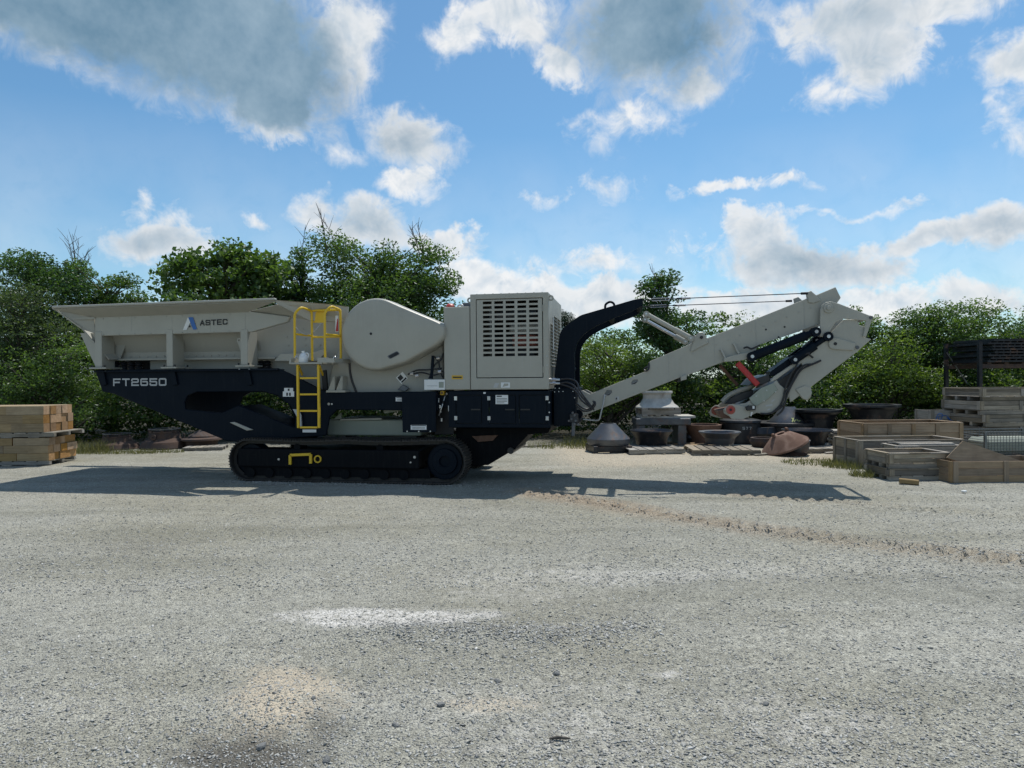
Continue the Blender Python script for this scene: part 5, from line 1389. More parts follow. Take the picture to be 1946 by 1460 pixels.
casting('crusher_bowl', 'dark bowl liner with a wide bright rim, left of the leaning rusty cone', 'casting', (p.x, p.y + 0.62, 0.141), scale_prof([(1.0, 1.0), (0.74, 0.97), (0.62, 0.5), (0.56, 0.0), (0.66, 0.0), (0.74, 0.5), (0.98, 0.88), (1.02, 0.94)], 40 * s, 25 * s), 'castgrey')
p = at_px(1345, 846); s = mpp(846)
casting('crusher_ring', 'rust orange ring lying between the two bowls', 'casting', (p.x + .05, p.y + 0.7, 0), scale_prof([(0.7, 0), (0.78, 0.5), (0.98, 0.86), (1.0, 1.0), (0.86, 1.0), (0.66, 0.5), (0.6, 0.0)], 36 * s, 36 * s), 'rust')
sp = pallet((at_px(1338, 856).x, at_px(1338, 856).y + 0.3, 0.0), 0.5, 0.75, 0.55, 0.12, 'small broken pale pallet between the two bowl pallets', n=4, mat='crate_new')
p = at_px(1424, 846); s = mpp(846)
dr = casting('crusher_drum', 'tall black cylindrical casting marked 577 behind the rusty cone', 'casting', (p.x, p.y + 0.8, 0), scale_prof([(0.95, 0), (1.0, 0.04), (1.0, 0.82), (1.06, 0.86), (1.04, 0.94), (0.7, 1.0), (0.5, 1.0), (0.5, 0.0)], 37 * s, 47 * s), 'castdark')
GL7 = {'5': GLYPH['5'], '7': [[(0, 1), (1, 1), (.35, 0)]]}
GLYPH['7'] = GL7['7']
mb = MB()
for i, ch in enumerate('577'):
    a = math.radians(258 + i * 10); rr_ = 37.6 * s
    for st in GLYPH[ch]:
        pts2 = [(q[0] * 0.055 + i * 0.10 - 0.12, 0.44 + q[1] * 0.07) for q in st]; ribbon(mb, pts2, 0.013, -rr_ - 0.01)
mb.obj('lettering', 'silver', dr)['label'] = 'pale lettering 577'
# leaning rusty cone on its base
p = at_px(1508, 868); s = mpp(868)
base = casting('rusted_footing', 'flat rust brown base plate under the leaning rusty cone', 'casting', (p.x, p.y + 0.55, 0), scale_prof([(0.3, 0), (1.0, 0), (1.02, 0.3), (0.7, 0.6), (0.52, 1.0), (0.3, 1.0)], 40 * s, 11 * s), 'rustbrown')
cone = casting('crusher_cone', 'tilted rusty brown cone with a lifting lug, leaning on its base', 'casting', (at_px(1483, 862).x, p.y + 0.42, 18.5 * s), [(a * s, b * s) for a, b in ((7, 24), (13, 24.5), (20, 21), (44, 1), (45, -2), (42, -2.5), (18, 17), (7, 20))], 'rust', (0.06, math.radians(-22), 0), 56)
lugs(cone, 15 * s, 25 * s, 2, 0.06, 0.15)
cyl = casting('crusher_sleeve', 'dark sleeve with a pale rim tucked under the leaning rusty cone', 'casting', (at_px(1507, 862).x, p.y + 0.50, 5 * s), scale_prof([(0.80, 0), (0.95, 0.9), (1.0, 0.92), (1.0, 1.0), (0.85, 1.0), (0.72, 0)], 28 * s, 20 * s), 'castgrey', (0, math.radians(-7), 0))
p = at_px(1556, 858); s = mpp(858)
pal_px(1560, 862, 100, 1.2, 0.12, 'dark pallet under the large black bowl beside the crates', 0.1)
casting('crusher_bowl', 'large black bowl liner standing right of the leaning rusty cone', 'casting', (p.x, p.y + 0.75, 0.121), scale_prof(BOWL, 46 * s, 29 * s), 'castdark')
p = at_px(1507, 842); s = mpp(842)
casting('crusher_disc', 'broad black disc lying on the dark castings under the spotted cone', 'casting', (p.x + 0.1, p.y + 0.9, 0.0), scale_prof([(0.9, 0), (0.92, 0.8), (1.0, 0.86), (1.0, 1.0), (0.5, 1.0), (0.5, 0)], 66 * s, 36 * s), 'castdark')
sc = casting('crusher_mantle', 'dark blue grey cone with a pale yellow chalk mark on the broad disc', 'casting', (p.x + 0.22, p.y + 0.9, 36 * s + 0.002), scale_prof(MANTLE, 36 * s, 29 * s), 'castgrey')
mb = MB()
for k, (a0, a1, z0_, z1_) in enumerate(((0.0, 0.10, 0.30, 0.05), (0.0, 0.10, 0.05, 0.30), (0.15, 0.20, 0.12, 0.2), (0.24, 0.30, 0.2, 0.1), (0.33, 0.42, 0.1, 0.14))):
    def on(a_, z_):
        zz = z_ * 29 * s; rr_ = (0.98 - (z_ - 0.06) * 0.28 / 0.36) * 36 * s + 0.006; an = -1.75 + a_ * 1.2
        return (rr_ * math.cos(an), rr_ * math.sin(an), zz)
    mb.tube([on(a0, z0_), on((a0 + a1) / 2, (z0_ + z1_) / 2), on(a1, z1_)], 0.016, 5)
MAT['chalk'] = m_flat('chalk yellow', (0.62, 0.66, 0.28), 0.8)
mb.obj('chalk_mark', 'chalk', sc)
p = at_px(1582, 845); s = mpp(845)
casting('crusher_ring', 'black flanged ring with a pale flat rim, behind the large black bowl', 'casting', (p.x, p.y + 0.9, 0), scale_prof([(0.52, 0), (0.58, 0.60), (0.80, 0.86), (1.0, 0.93), (1.0, 1.0), (0.74, 1.0), (0.48, 0)], 42 * s, 63 * s), 'castdark')
p = at_px(1691, 845); s = mpp(845)
casting('crusher_ring', 'widest black ring with a thin pale rim, behind the long panelled crate', 'casting', (p.x, p.y + 1.0, 0), scale_prof([(0.60, 0), (0.66, 0.62), (0.84, 0.88), (1.0, 0.94), (1.0, 1.0), (0.76, 1.0), (0.54, 0)], 51 * s, 72 * s), 'castdark')
for px_, by_, rr_, hh_, mt_, lab in ((1318, 843, 30, 16, 'castdark', 'low dark ring lying left of the rust orange ring'), (1462, 853, 24, 18, 'rustbrown', 'small brown ring left of the leaning rusty cone'),
                                    (1448, 843, 40, 30, 'castdark', 'squat black ring between the drum marked 577 and the broad disc'), (1640, 846, 36, 26, 'castdark', 'low black bowl between the two tall flanged rings')):
    p = at_px(px_, by_); s = mpp(by_)
    casting('crusher_ring', lab, 'casting', (p.x, p.y + 0.5, 0), scale_prof([(0.78, 0), (0.98, 0.5), (1.0, 0.62), (0.92, 1.0), (0.72, 1.0), (0.66, 0.3), (0.6, 0)], rr_ * s, hh_ * s), mt_)
p = at_px(1612, 852)
t = tag(empty('board_stack', (p.x, p.y + 0.3, 0), -0.2), 'small stack of grey boards between the black bowl and the crates', 'boards')
for k in range(6): wood_box('board', 'pallet', t, -0.35 + 0.04 * (k % 2), 0.35 - 0.05 * (k % 3), -0.3, 0.3, k * 0.085 + 0.002, k * 0.085 + 0.06)

# ------------------------------------------------------------------ crates at the right
def crate(loc, rz, L, D, H, label, mat='crate', rows=3, bat=3, floor=True, lift=0.0, top_rim=True, pallet_h=0.0, side_bat=2, gaps=0.010):
    t = tag(empty('wooden_crate', loc, rz), label, 'crate')
    th = 0.024
    z0 = pallet_h
    if pallet_h:
        for k in range(4):
            y = (k + 0.0) * (D - 0.09) / 3
            wood_box('skid', mat, t, 0, L, y, y + 0.09, 0, pallet_h - 0.02)
        nb = max(4, int(L / 0.22))
        for k in range(nb): wood_box('deck_board', mat, t, k * L / nb + 0.01, (k + 1) * L / nb - 0.01, 0, D, pallet_h - 0.02, pallet_h - 0.001)
    rh = (H - z0) / rows
    for r_ in range(rows):
        a, b = z0 + r_ * rh + gaps / 2, z0 + (r_ + 1) * rh - gaps / 2
        wood_box('plank', mat, t, 0, L, 0, th, a, b)
        wood_box('plank', mat, t, 0, L, D - th, D, a, b)
        wood_box('plank', mat, t, 0, th, th + 0.001, D - th - 0.001, a, b)
        wood_box('plank', mat, t, L - th, L, th + 0.001, D - th - 0.001, a, b)
    if floor and not pallet_h: wood_box('floor_board', mat, t, th, L - th, th, D - th, z0, z0 + 0.02)
    for k in range(bat):
        x = k * (L - 0.09) / (bat - 1)
        wood_box('batten', mat, t, x, x + 0.09, -0.024, -0.001, z0, H)
        wood_box('batten', mat, t, x, x + 0.09, D + 0.001, D + 0.024, z0, H)
    for k in range(side_bat):
        y = k * (D - 0.09) / max(side_bat - 1, 1)
        wood_box('batten', mat, t, -0.024, -0.001, y, y + 0.09, z0, H)
    if top_rim:
        for k in range(3):
            wood_box('cap_board', mat, t, k * L / 3 + 0.004, (k + 1) * L / 3 - 0.004, -0.02, 0.06, H + 0.001, H + 0.022)
            wood_box('cap_board', mat, t, k * L / 3 + 0.004, (k + 1) * L / 3 - 0.004, D - 0.06, D + 0.02, H + 0.001, H + 0.022)
        wood_box('cap_board', mat, t, -0.02, 0.06, 0.061, D - 0.061, H + 0.001, H + 0.022)
        wood_box('cap_board', mat, t, L - 0.06, L + 0.02, 0.061, D - 0.061, H + 0.001, H + 0.022)
    return t
RZ = math.radians(1.5)
def gx_(px_, y_): return (px_ - 973) / FPX * y_
p = G(1811, 918)
crate((p.x, p.y, 0), RZ, 2.0, 0.90, 0.395, 'tan open crate at the right edge with a plywood sheet leaning in it', 'crate_new', 3, 3, top_rim=False)
A_ = W(1829, 838, p.y + 0.44); B_ = W(1950, 880, p.y + 0.40); C_ = W(1798, 870, p.y + 0.34)
nrm = (B_ - C_).cross(A_ - C_).normalized() * 0.02
D_ = C_ + (B_ - A_) * 0.85; D_.z = max(D_.z, 0.05); D_.y = p.y + 0.28
o = MB().hexa([C_, D_, B_, A_], [C_ + nrm, D_ + nrm, B_ + nrm, A_ + nrm]).obj('plywood_sheet', 'crate_new')
tag(o, 'tan plywood sheet leaning aslant in the open crate', 'plywood')
p = G(1690, 913)
crate((p.x, p.y, 0.0), RZ, 1.12, 0.85, 0.20, 'lower grey pallet collar of the nearest low stack', 'crate', 1, 2, pallet_h=0.085)
crate((p.x + 0.02, p.y + 0.05, 0.224), RZ, 1.2, 0.85, 0.27, 'upper grey open collar box resting on the lower collar', 'crate', 2, 2, pallet_h=0.09)
crate((p.x + 0.75, p.y + 1.02, 0.0), RZ, 1.35, 0.62, 0.53, 'grey slatted box with boards across it behind the upper collar box', 'pallet', 3, 2)
for k, (yy, xx) in enumerate(((0.10, 0.10), (0.28, 0.16), (0.46, 0.05))):
    o = wood_box('loose_board', 'pallet', None, 0, 1.15, 0, 0.10, 0.555, 0.585); o.location = o.location + Vector((p.x + 0.75 + xx, p.y + 1.02 + yy, 0)); o.rotation_euler.z += RZ + (0.03, -0.05, 0.02)[k]
    tag(o, ('front', 'middle', 'back')[k] + ' loose grey board laid across the slatted box', 'board', 'loose boards on the slatted box')
p = G(1632, 889)
crate((p.x, p.y, 0.0), RZ, 2.35, 1.10, 0.575, 'wide grey crate with a pale top rim in front of the panelled crate', 'crate', 3, 4, side_bat=3)
ya = p.y + 1.25
crate((gx_(1641, ya), ya, 0.0), RZ, gx_(1833, ya) - gx_(1641, ya), 1.2, 0.86, 'long reddish panelled crate behind the wide grey crate', 'crate_new', 4, 5, side_bat=2)
z = 0.0; yd = 17.7
for k, (h, lab) in enumerate(((0.32, 'bottom crate of the tall five crate stack'), (0.33, 'second crate from the ground in the tall crate stack'), (0.31, 'middle crate of the tall five crate stack'), (0.35, 'second crate from the top in the tall crate stack'), (0.31, 'topmost crate of the tall five crate stack'))):
    crate((gx_(1868, yd) + (0.06, -0.03, 0.05, -0.06, 0.02)[k], yd + (0, .04, -.03, .02, .05)[k], z), RZ + 0.05 + (0.02, -0.015, 0.03, -0.02, 0.0)[k], 2.2, 1.45, h, lab, 'crate', 2, 3, top_rim=(k == 4), pallet_h=0.12)
    z += h + (0.023 if k == 4 else 0.004)
# wire basket
t = tag(empty('wire_basket', (gx_(1872, 16.0), 16.0, 0), RZ), 'galvanised wire mesh basket in front of the tall crate stack', 'basket')
L, D, H = 1.6, 0.9, 0.66
for x in (0, L):
    for y in (0, D): MB().box(x - 0.025, x + 0.025, y - 0.025, y + 0.025, 0, H).obj('corner_post', 'galv', t)
MB().box(0.026, L - 0.026, 0.026, D - 0.026, 0.10, 0.13).obj('floor_sheet', 'galv', t)
for zz in (0.1, H):
    for y in (0, D): MB().tube([(0, y, zz), (L, y, zz)], 0.014, 6).obj('rim_wire', 'galv', t)
for k in range(1, 22):
    x = k * L / 22
    for y in (0, D): MB().tube([(x, y, 0.1), (x, y, H)], 0.007, 4).obj('wire', 'galv', t)
for k in range(1, 9):
    zz = 0.1 + k * (H - 0.1) / 9
    for y in (0, D): MB().tube([(0, y, zz), (L, y, zz)], 0.007, 4).obj('wire', 'galv', t)
    for x in (0, L): MB().tube([(x, 0, zz), (x, D, zz)], 0.007, 4).obj('wire', 'galv', t)
MB().box(0.1, L - 0.1, 0.1, D - 0.1, 0.131, 0.5).obj('contents_sack', 'green_grey', t, bevel=0.08)
# pale box with a blue scrawl
sb = crate((gx_(1769, 18.9), 18.9, 0.0), RZ, 0.70, 0.7, 1.03, 'pale box with a blue scrawl, left of the tall crate stack', 'pallet', 4, 2, top_rim=False)
mb = MB(); mb.v = []; mb.tube(smooth_path([(a_ * 0.95, -0.034, b_ - 0.27) for a_, _, b_ in [(0.12, -0.034, 1.05), (0.2, -0.034, 1.2), (0.32, -0.034, 1.18), (0.25, -0.034, 1.02), (0.2, -0.034, 1.12), (0.42, -0.034, 1.16), (0.55, -0.034, 1.02), (0.45, -0.034, 1.1), (0.62, -0.034, 1.0)]]), 0.010, 5)
mb.obj('scrawl', 'blue', sb)
# steel rack with screens
rk = tag(empty('steel_rack', (gx_(1862, 20.2), 20.2, 0), RZ), 'tall dark steel rack behind the crate stack', 'rack')
for x in (0.0, 2.6):
    for y in (0.0, 1.5): MB().box(x - 0.05, x + 0.05, y - 0.05, y + 0.05, 0, 3.0 if x == 0 else 2.5).obj('upright', 'screens', rk)
for y in (0.0, 1.5): MB().box(0.051, 2.549, y - 0.04, y + 0.04, 2.20, 2.32).obj('shelf_beam', 'rustbrown', rk)
for k in range(5): MB().box(0.2 + k * 0.52, 0.32 + k * 0.52, -0.04, 1.54, 2.321, 2.37).obj('shelf_bar', 'rustbrown', rk)
MB().tube([(-0.02, 1.44, 2.72), (0.62, 1.44, 1.75)], 0.022, 6).obj('brace', 'galv', rk)
rr2 = random.Random(3)
for k in range(8):
    x0 = 0.05 + rr2.uniform(0, 0.35); zz = 2.372 + k * 0.088
    mb = MB()
    mb.box(x0, x0 + 2.6, -0.15, 1.6, zz, zz + 0.050)
    for q in range(13): mb.box(x0 + 0.05 + q * 0.2, x0 + 0.08 + q * 0.2, -0.152, 1.602, zz + 0.0501, zz + 0.08)
    o = mb.obj('screen_panel', 'screens')
    o.location = rk.location; o.rotation_euler = (rr2.uniform(-0.006, 0.006), rr2.uniform(-0.008, 0.004), RZ + rr2.uniform(-0.02, 0.02))
    tag(o, ('lowest', 'second lowest', 'third lowest', 'fourth lowest', 'fourth highest', 'third highest', 'second highest', 'highest')[k] + ' blackened steel screen panel in the pile on the dark rack', 'screen', 'screen panels on the rack')
for px_, py_, rz_, L_, lab in ((1322, 850, 0.5, 0.8, 'split pale plank on the ground left of the bright rimmed bowl'), (1300, 846, -0.3, 0.6, 'short pale plank behind the pallet of the black bowl'), (1600, 862, 0.1, 0.9, 'dark plank on the ground in front of the small board stack'), (1010, 850, 0.15, 1.2, 'long dark plank on the ground below the engine cabinets'), (1450, 866, 0.25, 0.5, 'short plank beside the leaning rusty cone')):
    g_ = G(px_, py_); o = wood_box('loose_plank', 'crate_new' if 'pale' in lab else 'pallet', None, -L_ / 2, L_ / 2, -0.06, 0.06, 0.006, 0.035)
    o.location = o.location + Vector((g_.x, g_.y, 0.02)); o.rotation_euler = (0.05, -0.04, rz_); tag(o, lab, 'plank')
# ------------------------------------------------------------------ small things
p = at_px(1727, 921)
o = MB().box(-0.16, 0.16, -0.06, 0.06, 0, 0.085).obj('wood_block', 'timber', bevel=0.012); o.location = (p.x, p.y, 0.012); o.rotation_euler = (0, 0.05, -0.5)
tag(o, 'short orange brown wood block lying on the gravel by the crates', 'wood block')
p = at_px(1832, 937)
o = MB().box(-0.04, 0.04, -0.03, 0.03, 0, 0.035).obj('litter_scrap', 'white', bevel=0.01); o.location = (p.x, p.y, 0.01); o.rotation_euler = (0, 0, 0.4)
tag(o, 'small white scrap of litter on the gravel before the crates', 'litter')
# jug on the crusher platform
jx, jz = M(575.5, 689, LYD)
mb = MB().lathe([(0.0, 0.0), (0.075, 0.0), (0.085, 0.02), (0.085, 0.13), (0.06, 0.19), (0.03, 0.215), (0.03, 0.24), (0.0, 0.24)], 18)
o = mb.obj('plastic_jug', 'plastic', None, smooth=45)
cap_ = MB().lathe([(0, 0.241), (0.034, 0.241), (0.034, 0.265), (0, 0.265)], 14).obj('cap', 'white', o)
MB().tube(smooth_path([(0.03, 0, 0.21), (0.075, 0, 0.215), (0.098, 0, 0.17), (0.085, 0, 0.11)]), 0.012, 6).obj('handle', 'plastic', o, smooth=45)
wl = Matrix.Translation(Vector((0, MD, 0))) @ Matrix.Rotation(-TH, 4, 'Z') @ Vector((jx, LYD + 0.02, MZ(590, 689, LYD)))
o.location = wl; o.scale = (1.05, 1.05, 0.85)
tag(o, 'small clear plastic jug standing on the ladder platform', 'jug')
# single larger stones and a stick in the foreground
def rock(px_, py_, r, lab, seed, col=None):
    bm = bmesh.new(); bmesh.ops.create_icosphere(bm, subdivisions=2, radius=1.0)
    rg = np.random.default_rng(seed)
    dirs = rg.normal(size=(9, 3)); dirs /= np.linalg.norm(dirs, axis=1)[:, None]; lim = 0.55 + rg.random(9) * 0.3
    for v in bm.verts:
        for d_, l_ in zip(dirs, lim):
            k_ = v.co.dot(Vector(d_)) - l_
            if k_ > 0: v.co -= Vector(d_) * k_
    me = bpy.data.meshes.new('rock'); bm.to_mesh(me); bm.free(); me.materials.append(MAT['rockm'])
    g_ = at_px(px_, py_); o = link('rock', me, None, (g_.x, g_.y, float(hz(g_.x, g_.y)) + r * 0.12), (0.2, 0.1, seed), (r * 1.25, r, r * 0.7))
    tag(o, lab, 'rock')
m, n, out = new_mat('single stones'); oc = obj_coord(n)
principled(n, out, n.mix(n.mapr(n.noise(oc, 3.0, 5, 0.7).outputs[0], 0.35, 0.7), (0.13, 0.135, 0.135), (0.27, 0.27, 0.26)), 0.8, 0, bump(n, n.noise(oc, 7, 4).outputs[0], 0.4, 0.1), 0.25)
MAT['rockm'] = m
rock(1057, 1283, 0.028, 'dark angular stone in the gravel below the dark stony band', 1)
rock(945, 1297, 0.024, 'dark flat stone left of the angular stone below the stony band', 2)
rock(838, 1346, 0.026, 'dark upright sliver of stone at the edge of the tan dust', 3)
rock(498, 1428, 0.028, 'pale grey stone on the dark damp patch', 4)
rock(621, 1453, 0.028, 'grey stone at the bottom edge beside the damp patch', 5)
rock(752, 1388, 0.022, 'lone dark stone right of the damp patch', 6)
rock(1456, 1345, 0.022, 'dark pebble on the pale dusty ground, far from the other stones', 7)
rock(597, 1348, 0.018, 'small brown stone on the tan dust patch', 8)
g_ = at_px(1063, 1413)
o = MB().tube([(-0.055, 0, 0.006), (-0.01, 0.006, 0.012), (0.03, -0.004, 0.012), (0.06, 0.004, 0.006)], [0.006, 0.009, 0.008, 0.004], 7).obj('stick', 'bark'); o.location = (g_.x, g_.y, float(hz(g_.x, g_.y)) + 0.004)
tag(o, 'short brown stick lying on the foreground gravel', 'stick')

# ------------------------------------------------------------------ trees and undergrowth
def leaf_arrays(centres, size, r, droop=0.35, aspect=0.5):
    """folded leaf quads at the centres"""
    n_ = len(centres)
    d = r.normal(size=(n_, 3)); d[:, 2] = d[:, 2] * 0.55 - droop; d /= np.linalg.norm(d, axis=1)[:, None]
    u = r.normal(size=(n_, 3)); u[:, 2] += 0.9
    s = np.cross(d, u); s /= np.maximum(np.linalg.norm(s, axis=1)[:, None], 1e-6)
    nn = np.cross(s, d)
    L = size * (0.6 + 0.8 * r.random(n_))[:, None]
    wv = s * L * aspect
    base = centres - d * L * 0.5; tip = centres + d * L * 0.5
    mid = centres + nn * L * 0.10
    V = np.stack([base, mid + wv * 0.5 - nn * L * 0.18, tip, mid - wv * 0.5 - nn * L * 0.18], 1)
    F = np.arange(n_ * 4).reshape(n_, 4)
    return V.reshape(-1, 3), np.concatenate([F[:, [0, 1, 2]], F[:, [0, 2, 3]]])

def clump_points(c, rad, n_, r):
    """leaf positions of a clump: a shell that is fuller on top"""
    d = r.normal(size=(n_, 3)); d /= np.linalg.norm(d, axis=1)[:, None]
    d[:, 2] = np.where(d[:, 2] < -0.3, d[:, 2] * 0.5, d[:, 2])
    q = rad * (0.45 + 0.62 * r.random(n_) ** 0.6)[:, None]
    return c + d * q * np.array([1.15, 1.15, 0.72])

def tree(name, label, base, H, blobs, mat, leaf=0.16, n_clump=46, per=170, crad=(0.45, 0.85), seed=1, trunk_r=0.14, bare=0, droop=0.35, aspect=0.5, group=None, limbs=True):
    """blobs: (x, z, rx, ry, rz) ellipsoids round the base that the crown fills"""
    r = np.random.default_rng(seed)
    leaf *= 0.66; per = int(per * 1.45); crad = (crad[0] * 0.8, crad[1] * 0.8); n_clump = int(n_clump * 1.15)
    t = tag(empty(name, base), label, 'tree', group)
    vol = np.array([b[2] * b[4] for b in blobs]); vol = vol / vol.sum()
    cents, rads = [], []
    for k in range(n_clump):
        b = blobs[r.choice(len(blobs), p=vol)]
        d = r.normal(size=3); d /= np.linalg.norm(d)
        q = (0.35 + 0.65 * r.random()) ** 0.6
        c = np.array([b[0], 0, b[1]]) + d * q * np.array([b[2], b[3], b[4]])
        if c[2] < 0.3: c[2] = 0.3 + r.random() * 0.5
        cents.append(c); rads.append(r.uniform(*crad))
    P, tint = [], []
    for c, q in zip(cents, rads):
        k = int(per * (q / np.mean(crad)) ** 2 * r.uniform(0.7, 1.2))
        pts = clump_points(c, q, k, r); P.append(pts)
        tint.append(np.clip(r.uniform(0.15, 0.75) + r.normal(0, 0.18, k), 0, 1))
    P = np.concatenate(P); tint = np.concatenate(tint)
    keep = P[:, 2] > 0.05; P, tint = P[keep], tint[keep]
    V, F = leaf_arrays(P, leaf, r, droop, aspect)
    o = link('crown', np_mesh('crown', V, F, MAT[mat], {'tint': np.repeat(tint, 4)}), t)
    # trunk and limbs
    zt = max(c[2] for c in cents) * 0.86
    xm = np.mean([c[0] for c in cents])
    path = [(0, 0, -0.1)]
    for k in range(1, 7):
        f = k / 6; path.append((xm * f + r.normal(0, 0.08), r.normal(0, 0.08), zt * f))
    mb = MB().tube(path, [trunk_r * (1 - 0.85 * k / 6) + 0.012 for k in range(7)], 8)
    mb.obj('trunk', 'bark', t, smooth=60)
    if limbs:
        mb = MB(); pz = np.array([p[2] for p in path])
        for c in cents:
            z0 = max(0.25, min(zt * 0.95, c[2] - abs(c[0]) * 0.7 - 0.35)); k = int(np.clip(np.searchsorted(pz, z0), 1, 6))
            f = (z0 - pz[k - 1]) / max(pz[k] - pz[k - 1], 1e-3)
            a = Vector(path[k - 1]).lerp(Vector(path[k]), f); b = Vector(c); mid = a.lerp(b, 0.5) + Vector((r.normal(0, .12), r.normal(0, .12), 0.10))
            mb.tube([a, mid, b], [0.035, 0.022, 0.008], 5, cap=False)
        mb.obj('limbs', 'bark', t, smooth=60)
    if bare:
        for k in range(bare):
            c = max(cents, key=lambda q: q[2] + r.random() * 1.5)
            a = Vector(c) - Vector((0, 0, 0.4)); d = Vector((r.normal(0, 0.35), r.normal(0, 0.3), 1.0)).normalized(); Ln = r.uniform(0.9, 1.7)
            mb = MB(); tip = a + d * Ln
            mb.tube([a, a.lerp(tip, 0.5) + Vector((0.03, 0, 0.02)), tip], [0.022, 0.014, 0.004], 5, cap=False)
            for j in range(6):
                f = 0.4 + 0.09 * j; s_ = a.lerp(tip, f); e = s_ + (d + Vector((r.normal(0, 0.7), r.normal(0, 0.5), 0.1))).normalized() * Ln * 0.36
                mb.tube([s_, s_.lerp(e, 0.6) + Vector((0, 0, 0.02)), e], [0.010, 0.007, 0.003], 4, cap=False)
            mb.obj('bare_branch', 'bark', t)
    return t

def tree_px(name, label, bx, depth, blobs_px, **kw):
    """crown given in pixels of the photograph at the tree's own distance"""
    depth = depth * 0.80 + 1.0
    k = depth / FPX
    x0 = (bx - 973) * k
    bl = []
    for (cx, cy, rx, ry) in blobs_px:
        w_ = W(cx, cy, depth); bl.append((w_.x - x0, w_.z, rx * k, min(rx * k, 2.6) * 0.95, ry * k))
    H_ = max(b[1] + b[4] for b in bl)
    return tree(name, label, (x0, depth, 0), H_, bl, **kw)

TG = 'trees along the back of the yard'
tree_px('broadleaf_tree', 'dense dark tree at the left edge behind the timber packs', 60, 30, [(35, 530, 75, 55), (110, 560, 75, 50), (20, 620, 80, 70), (110, 650, 70, 80)], mat='leaf_dark', leaf=0.17, n_clump=95, per=190, seed=11, trunk_r=0.2, group=TG)
tree_px('broadleaf_tree', 'thin tree with bare twigs above the left end of the hopper', 215, 31, [(150, 530, 34, 30), (215, 555, 45, 34), (260, 580, 36, 28), (220, 640, 70, 70)], mat='leaf', leaf=0.16, n_clump=64, per=130, crad=(0.32, 0.6), seed=12, bare=5, group=TG)
tree_px('broadleaf_tree', 'round large leaved tree above the middle of the hopper', 420, 29, [(340, 520, 46, 30), (420, 525, 85, 44), (485, 530, 52, 40), (445, 490, 24, 16), (420, 590, 130, 50)], mat='leaf', leaf=0.27, n_clump=95, per=70, seed=13, aspect=0.72, droop=0.5, group=TG)
tree_px('broadleaf_tree', 'sparse spindly tree between the large leaved tree and the tall bushy tree', 575, 31, [(555, 520, 36, 26), (580, 478, 16, 22), (560, 565, 36, 26), (595, 560, 26, 34)], mat='leaf_dark', leaf=0.18, n_clump=40, per=80, crad=(0.28, 0.5), seed=14, bare=3, group=TG)
tree_px('broadleaf_tree', 'tallest bushy tree with bare twigs above the flywheel guard', 735, 30, [(640, 485, 40, 36), (700, 515, 80, 52), (780, 505, 66, 46), (805, 545, 60, 48), (720, 590, 130, 60), (655, 555, 55, 60), (835, 580, 40, 38)], mat='leaf', leaf=0.18, n_clump=150, per=130, seed=15, trunk_r=0.22, bare=5, group=TG)
tree_px('pine_tree', 'small dark pine top showing right of the engine enclosure', 1072, 38, [(1068, 600, 14, 12), (1078, 615, 22, 16), (1085, 640, 30, 22), (1080, 680, 40, 40)], mat='needle', leaf=0.22, n_clump=40, per=130, crad=(0.3, 0.6), seed=16, aspect=0.12, droop=0.1, group=TG)
tree_px('broadleaf_tree', 'slender tree rising behind the tip of the navy gooseneck', 1262, 28, [(1230, 545, 20, 14), (1258, 535, 16, 22), (1262, 575, 45, 25), (1262, 620, 60, 45), (1320, 615, 18, 22), (1270, 690, 70, 60)], mat='leaf_dark', leaf=0.16, n_clump=70, per=120, crad=(0.3, 0.62), seed=17, bare=1, group=TG)
tree_px('broadleaf_tree', 'low yellowish green bushy tree under the arch of the gooseneck', 1160, 27, [(1150, 680, 60, 40), (1200, 720, 70, 50), (1130, 740, 50, 50)], mat='leaf_bright', leaf=0.14, n_clump=60, per=150, seed=18, group=TG)
tree_px('broadleaf_tree', 'wispy tree behind the top corner of the folded conveyor head', 1640, 31, [(1612, 580, 14, 16), (1640, 620, 34, 30), (1660, 650, 40, 40), (1620, 700, 60, 60)], mat='leaf', leaf=0.14, n_clump=50, per=110, crad=(0.3, 0.55), seed=19, group=TG)
tree_px('broadleaf_tree', 'broad rounded tree left of the steel rack', 1790, 30, [(1735, 625, 45, 36), (1800, 612, 60, 36), (1860, 610, 34, 24), (1790, 680, 110, 60), (1720, 700, 60, 60)], mat='leaf', leaf=0.15, n_clump=105, per=170, seed=20, trunk_r=0.2, group=TG)
tree_px('broadleaf_tree', 'dark tree at the right edge behind the steel rack', 1930, 33, [(1935, 640, 40, 32), (1925, 690, 60, 50)], mat='leaf_dark', leaf=0.15, n_clump=40, per=150, seed=21, group=TG)
tree_px('broadleaf_tree', 'grey green leafy tree in front of the dense dark tree at the left edge', 35, 27, [(30, 590, 60, 45), (60, 650, 70, 60), (20, 700, 70, 60)], mat='leaf_grey', leaf=0.13, n_clump=65, per=180, seed=22, group=TG)
tree_px('broadleaf_tree', 'dark bushy tree seen between the conveyor beam and the folded head', 1440, 29, [(1400, 690, 70, 50), (1480, 680, 60, 55), (1440, 740, 90, 50), (1360, 670, 40, 40)], mat='leaf_dark', leaf=0.14, n_clump=75, per=150, seed=23, group=TG)
tree_px('broadleaf_tree', 'bright green tree right of the folded conveyor head', 1690, 28, [(1690, 690, 50, 50), (1650, 730, 60, 50), (1730, 740, 60, 50)], mat='leaf_bright', leaf=0.14, n_clump=60, per=150, seed=24, group=TG)

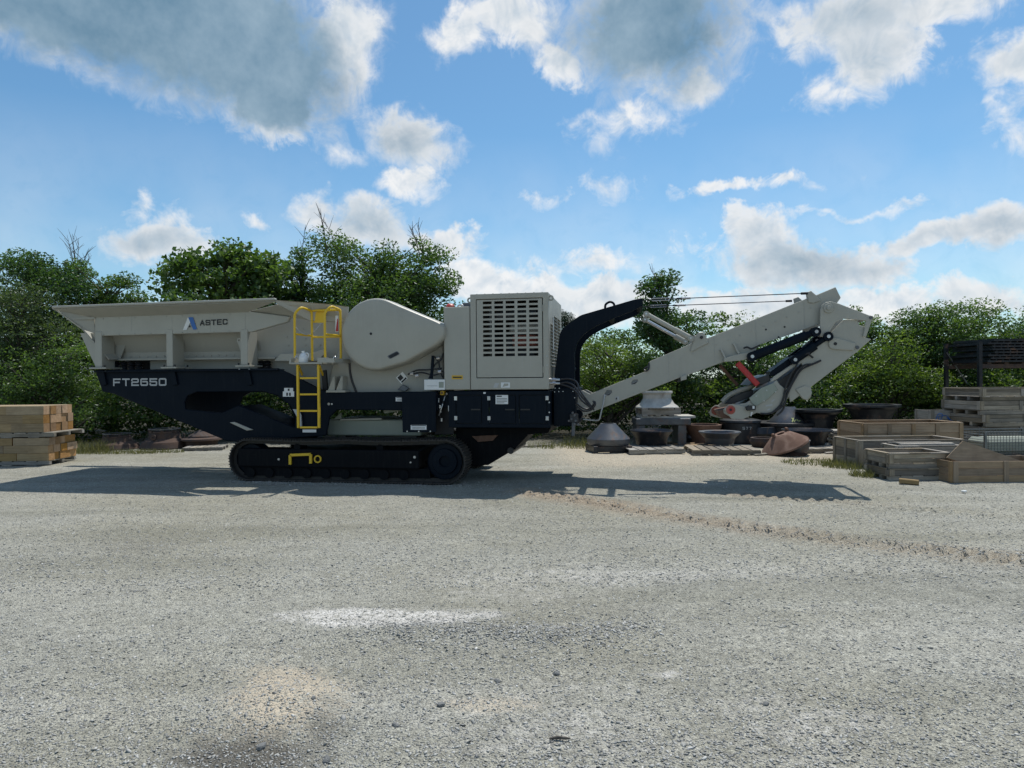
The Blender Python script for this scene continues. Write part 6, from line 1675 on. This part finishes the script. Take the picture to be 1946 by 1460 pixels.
tree_px('leafy_bush', 'leafy green bush directly behind the timber packs', 120, 25.6, [(60, 720, 70, 60), (130, 700, 50, 50), (150, 770, 60, 50), (40, 780, 70, 50)], mat='leaf', leaf=0.13, n_clump=70, per=170, seed=25, group=TG)

# the dense low growth along the edge of the yard
r = np.random.default_rng(99)
P, T = [], []
for layer, (y0, y1, zlo, zhi, cnt) in enumerate(((22.9, 24.0, 0.12, 2.0, 480), (24.6, 26.2, 0.5, 3.5, 470), (27.2, 29.6, 0.4, 4.4, 470))):
    for k in range(cnt):
        y = r.uniform(y0, y1); x = r.uniform(-1, 1) * (y * 0.80 + 2.0)
        top = zhi * (0.72 + 0.45 * vnoise(np.array([x * 0.35]), np.array([y]), 1.0, 40 + layer)[0])
        if layer == 2 and 6 > (x / y) * 31 > 0.5: top *= 0.85
        z = zlo + (top - zlo) * r.random() ** 0.8
        q = r.uniform(0.35, 0.8)
        kk = int(r.uniform(150, 260))
        P.append(clump_points(np.array([x, y, z]), q, kk, r)); T.append(np.clip(r.uniform(0.0, 0.85) + r.normal(0, 0.16, kk), 0, 1))
P = np.concatenate(P); T = np.concatenate(T); kp = P[:, 2] > 0.03; P, T = P[kp], T[kp]
V, F = leaf_arrays(P, 0.115, r, 0.3, 0.55)
ug = bpy.data.objects.new('undergrowth', np_mesh('undergrowth', V, F, MAT['leaf_mix'], {'tint': np.repeat(T, 4)}))
COL.objects.link(ug); tag(ug, 'dense dark green undergrowth along the back edge of the yard', 'undergrowth', kind='stuff')
# weeds and grass at the edge of the gravel
def blades(cx, cy, rx, ry, cnt, hgt, r):
    a = r.random(cnt) * 6.283; q = np.sqrt(r.random(cnt))
    x = cx + np.cos(a) * q * rx; y = cy + np.sin(a) * q * ry
    h = hgt * (0.4 + 0.8 * r.random(cnt)); th = r.random(cnt) * 6.283; w_ = 0.008
    lean = r.normal(0, 0.4, (cnt, 2)) * h[:, None]
    b = np.stack([x, y, np.zeros(cnt)], -1)
    sd = np.stack([np.cos(th) * w_, np.sin(th) * w_, np.zeros(cnt)], -1)
    tip = b + np.concatenate([lean, h[:, None]], 1)
    return np.stack([b - sd, b + sd, tip], 1).reshape(-1, 3)
gv = []
for (px_, py_, rx, ry, cnt, hg) in ((240, 861, 1.7, 0.40, 1300, 0.11), (1560, 880, 0.9, 0.6, 700, 0.10), (1600, 888, 0.4, 0.5, 420, 0.18), (1640, 905, 0.25, 0.3, 200, 0.18), (180, 858, 0.5, 0.5, 500, 0.35), (1100, 850, 1.5, 0.6, 700, 0.2), (760, 850, 3.0, 0.6, 900, 0.2), (1130, 845, 1.0, 0.8, 600, 0.3)):
    g_ = G(px_, py_); gv.append(blades(g_.x, g_.y, rx, ry, cnt, hg, r))
gv = np.concatenate(gv)
gr = bpy.data.objects.new('grass', np_mesh('grass', gv, np.arange(len(gv)).reshape(-1, 3), MAT['grass'], {'tint': np.repeat(r.random(len(gv) // 3), 3)}))
COL.objects.link(gr); tag(gr, 'thin weeds and grass at the edge of the gravel', 'grass', kind='stuff')
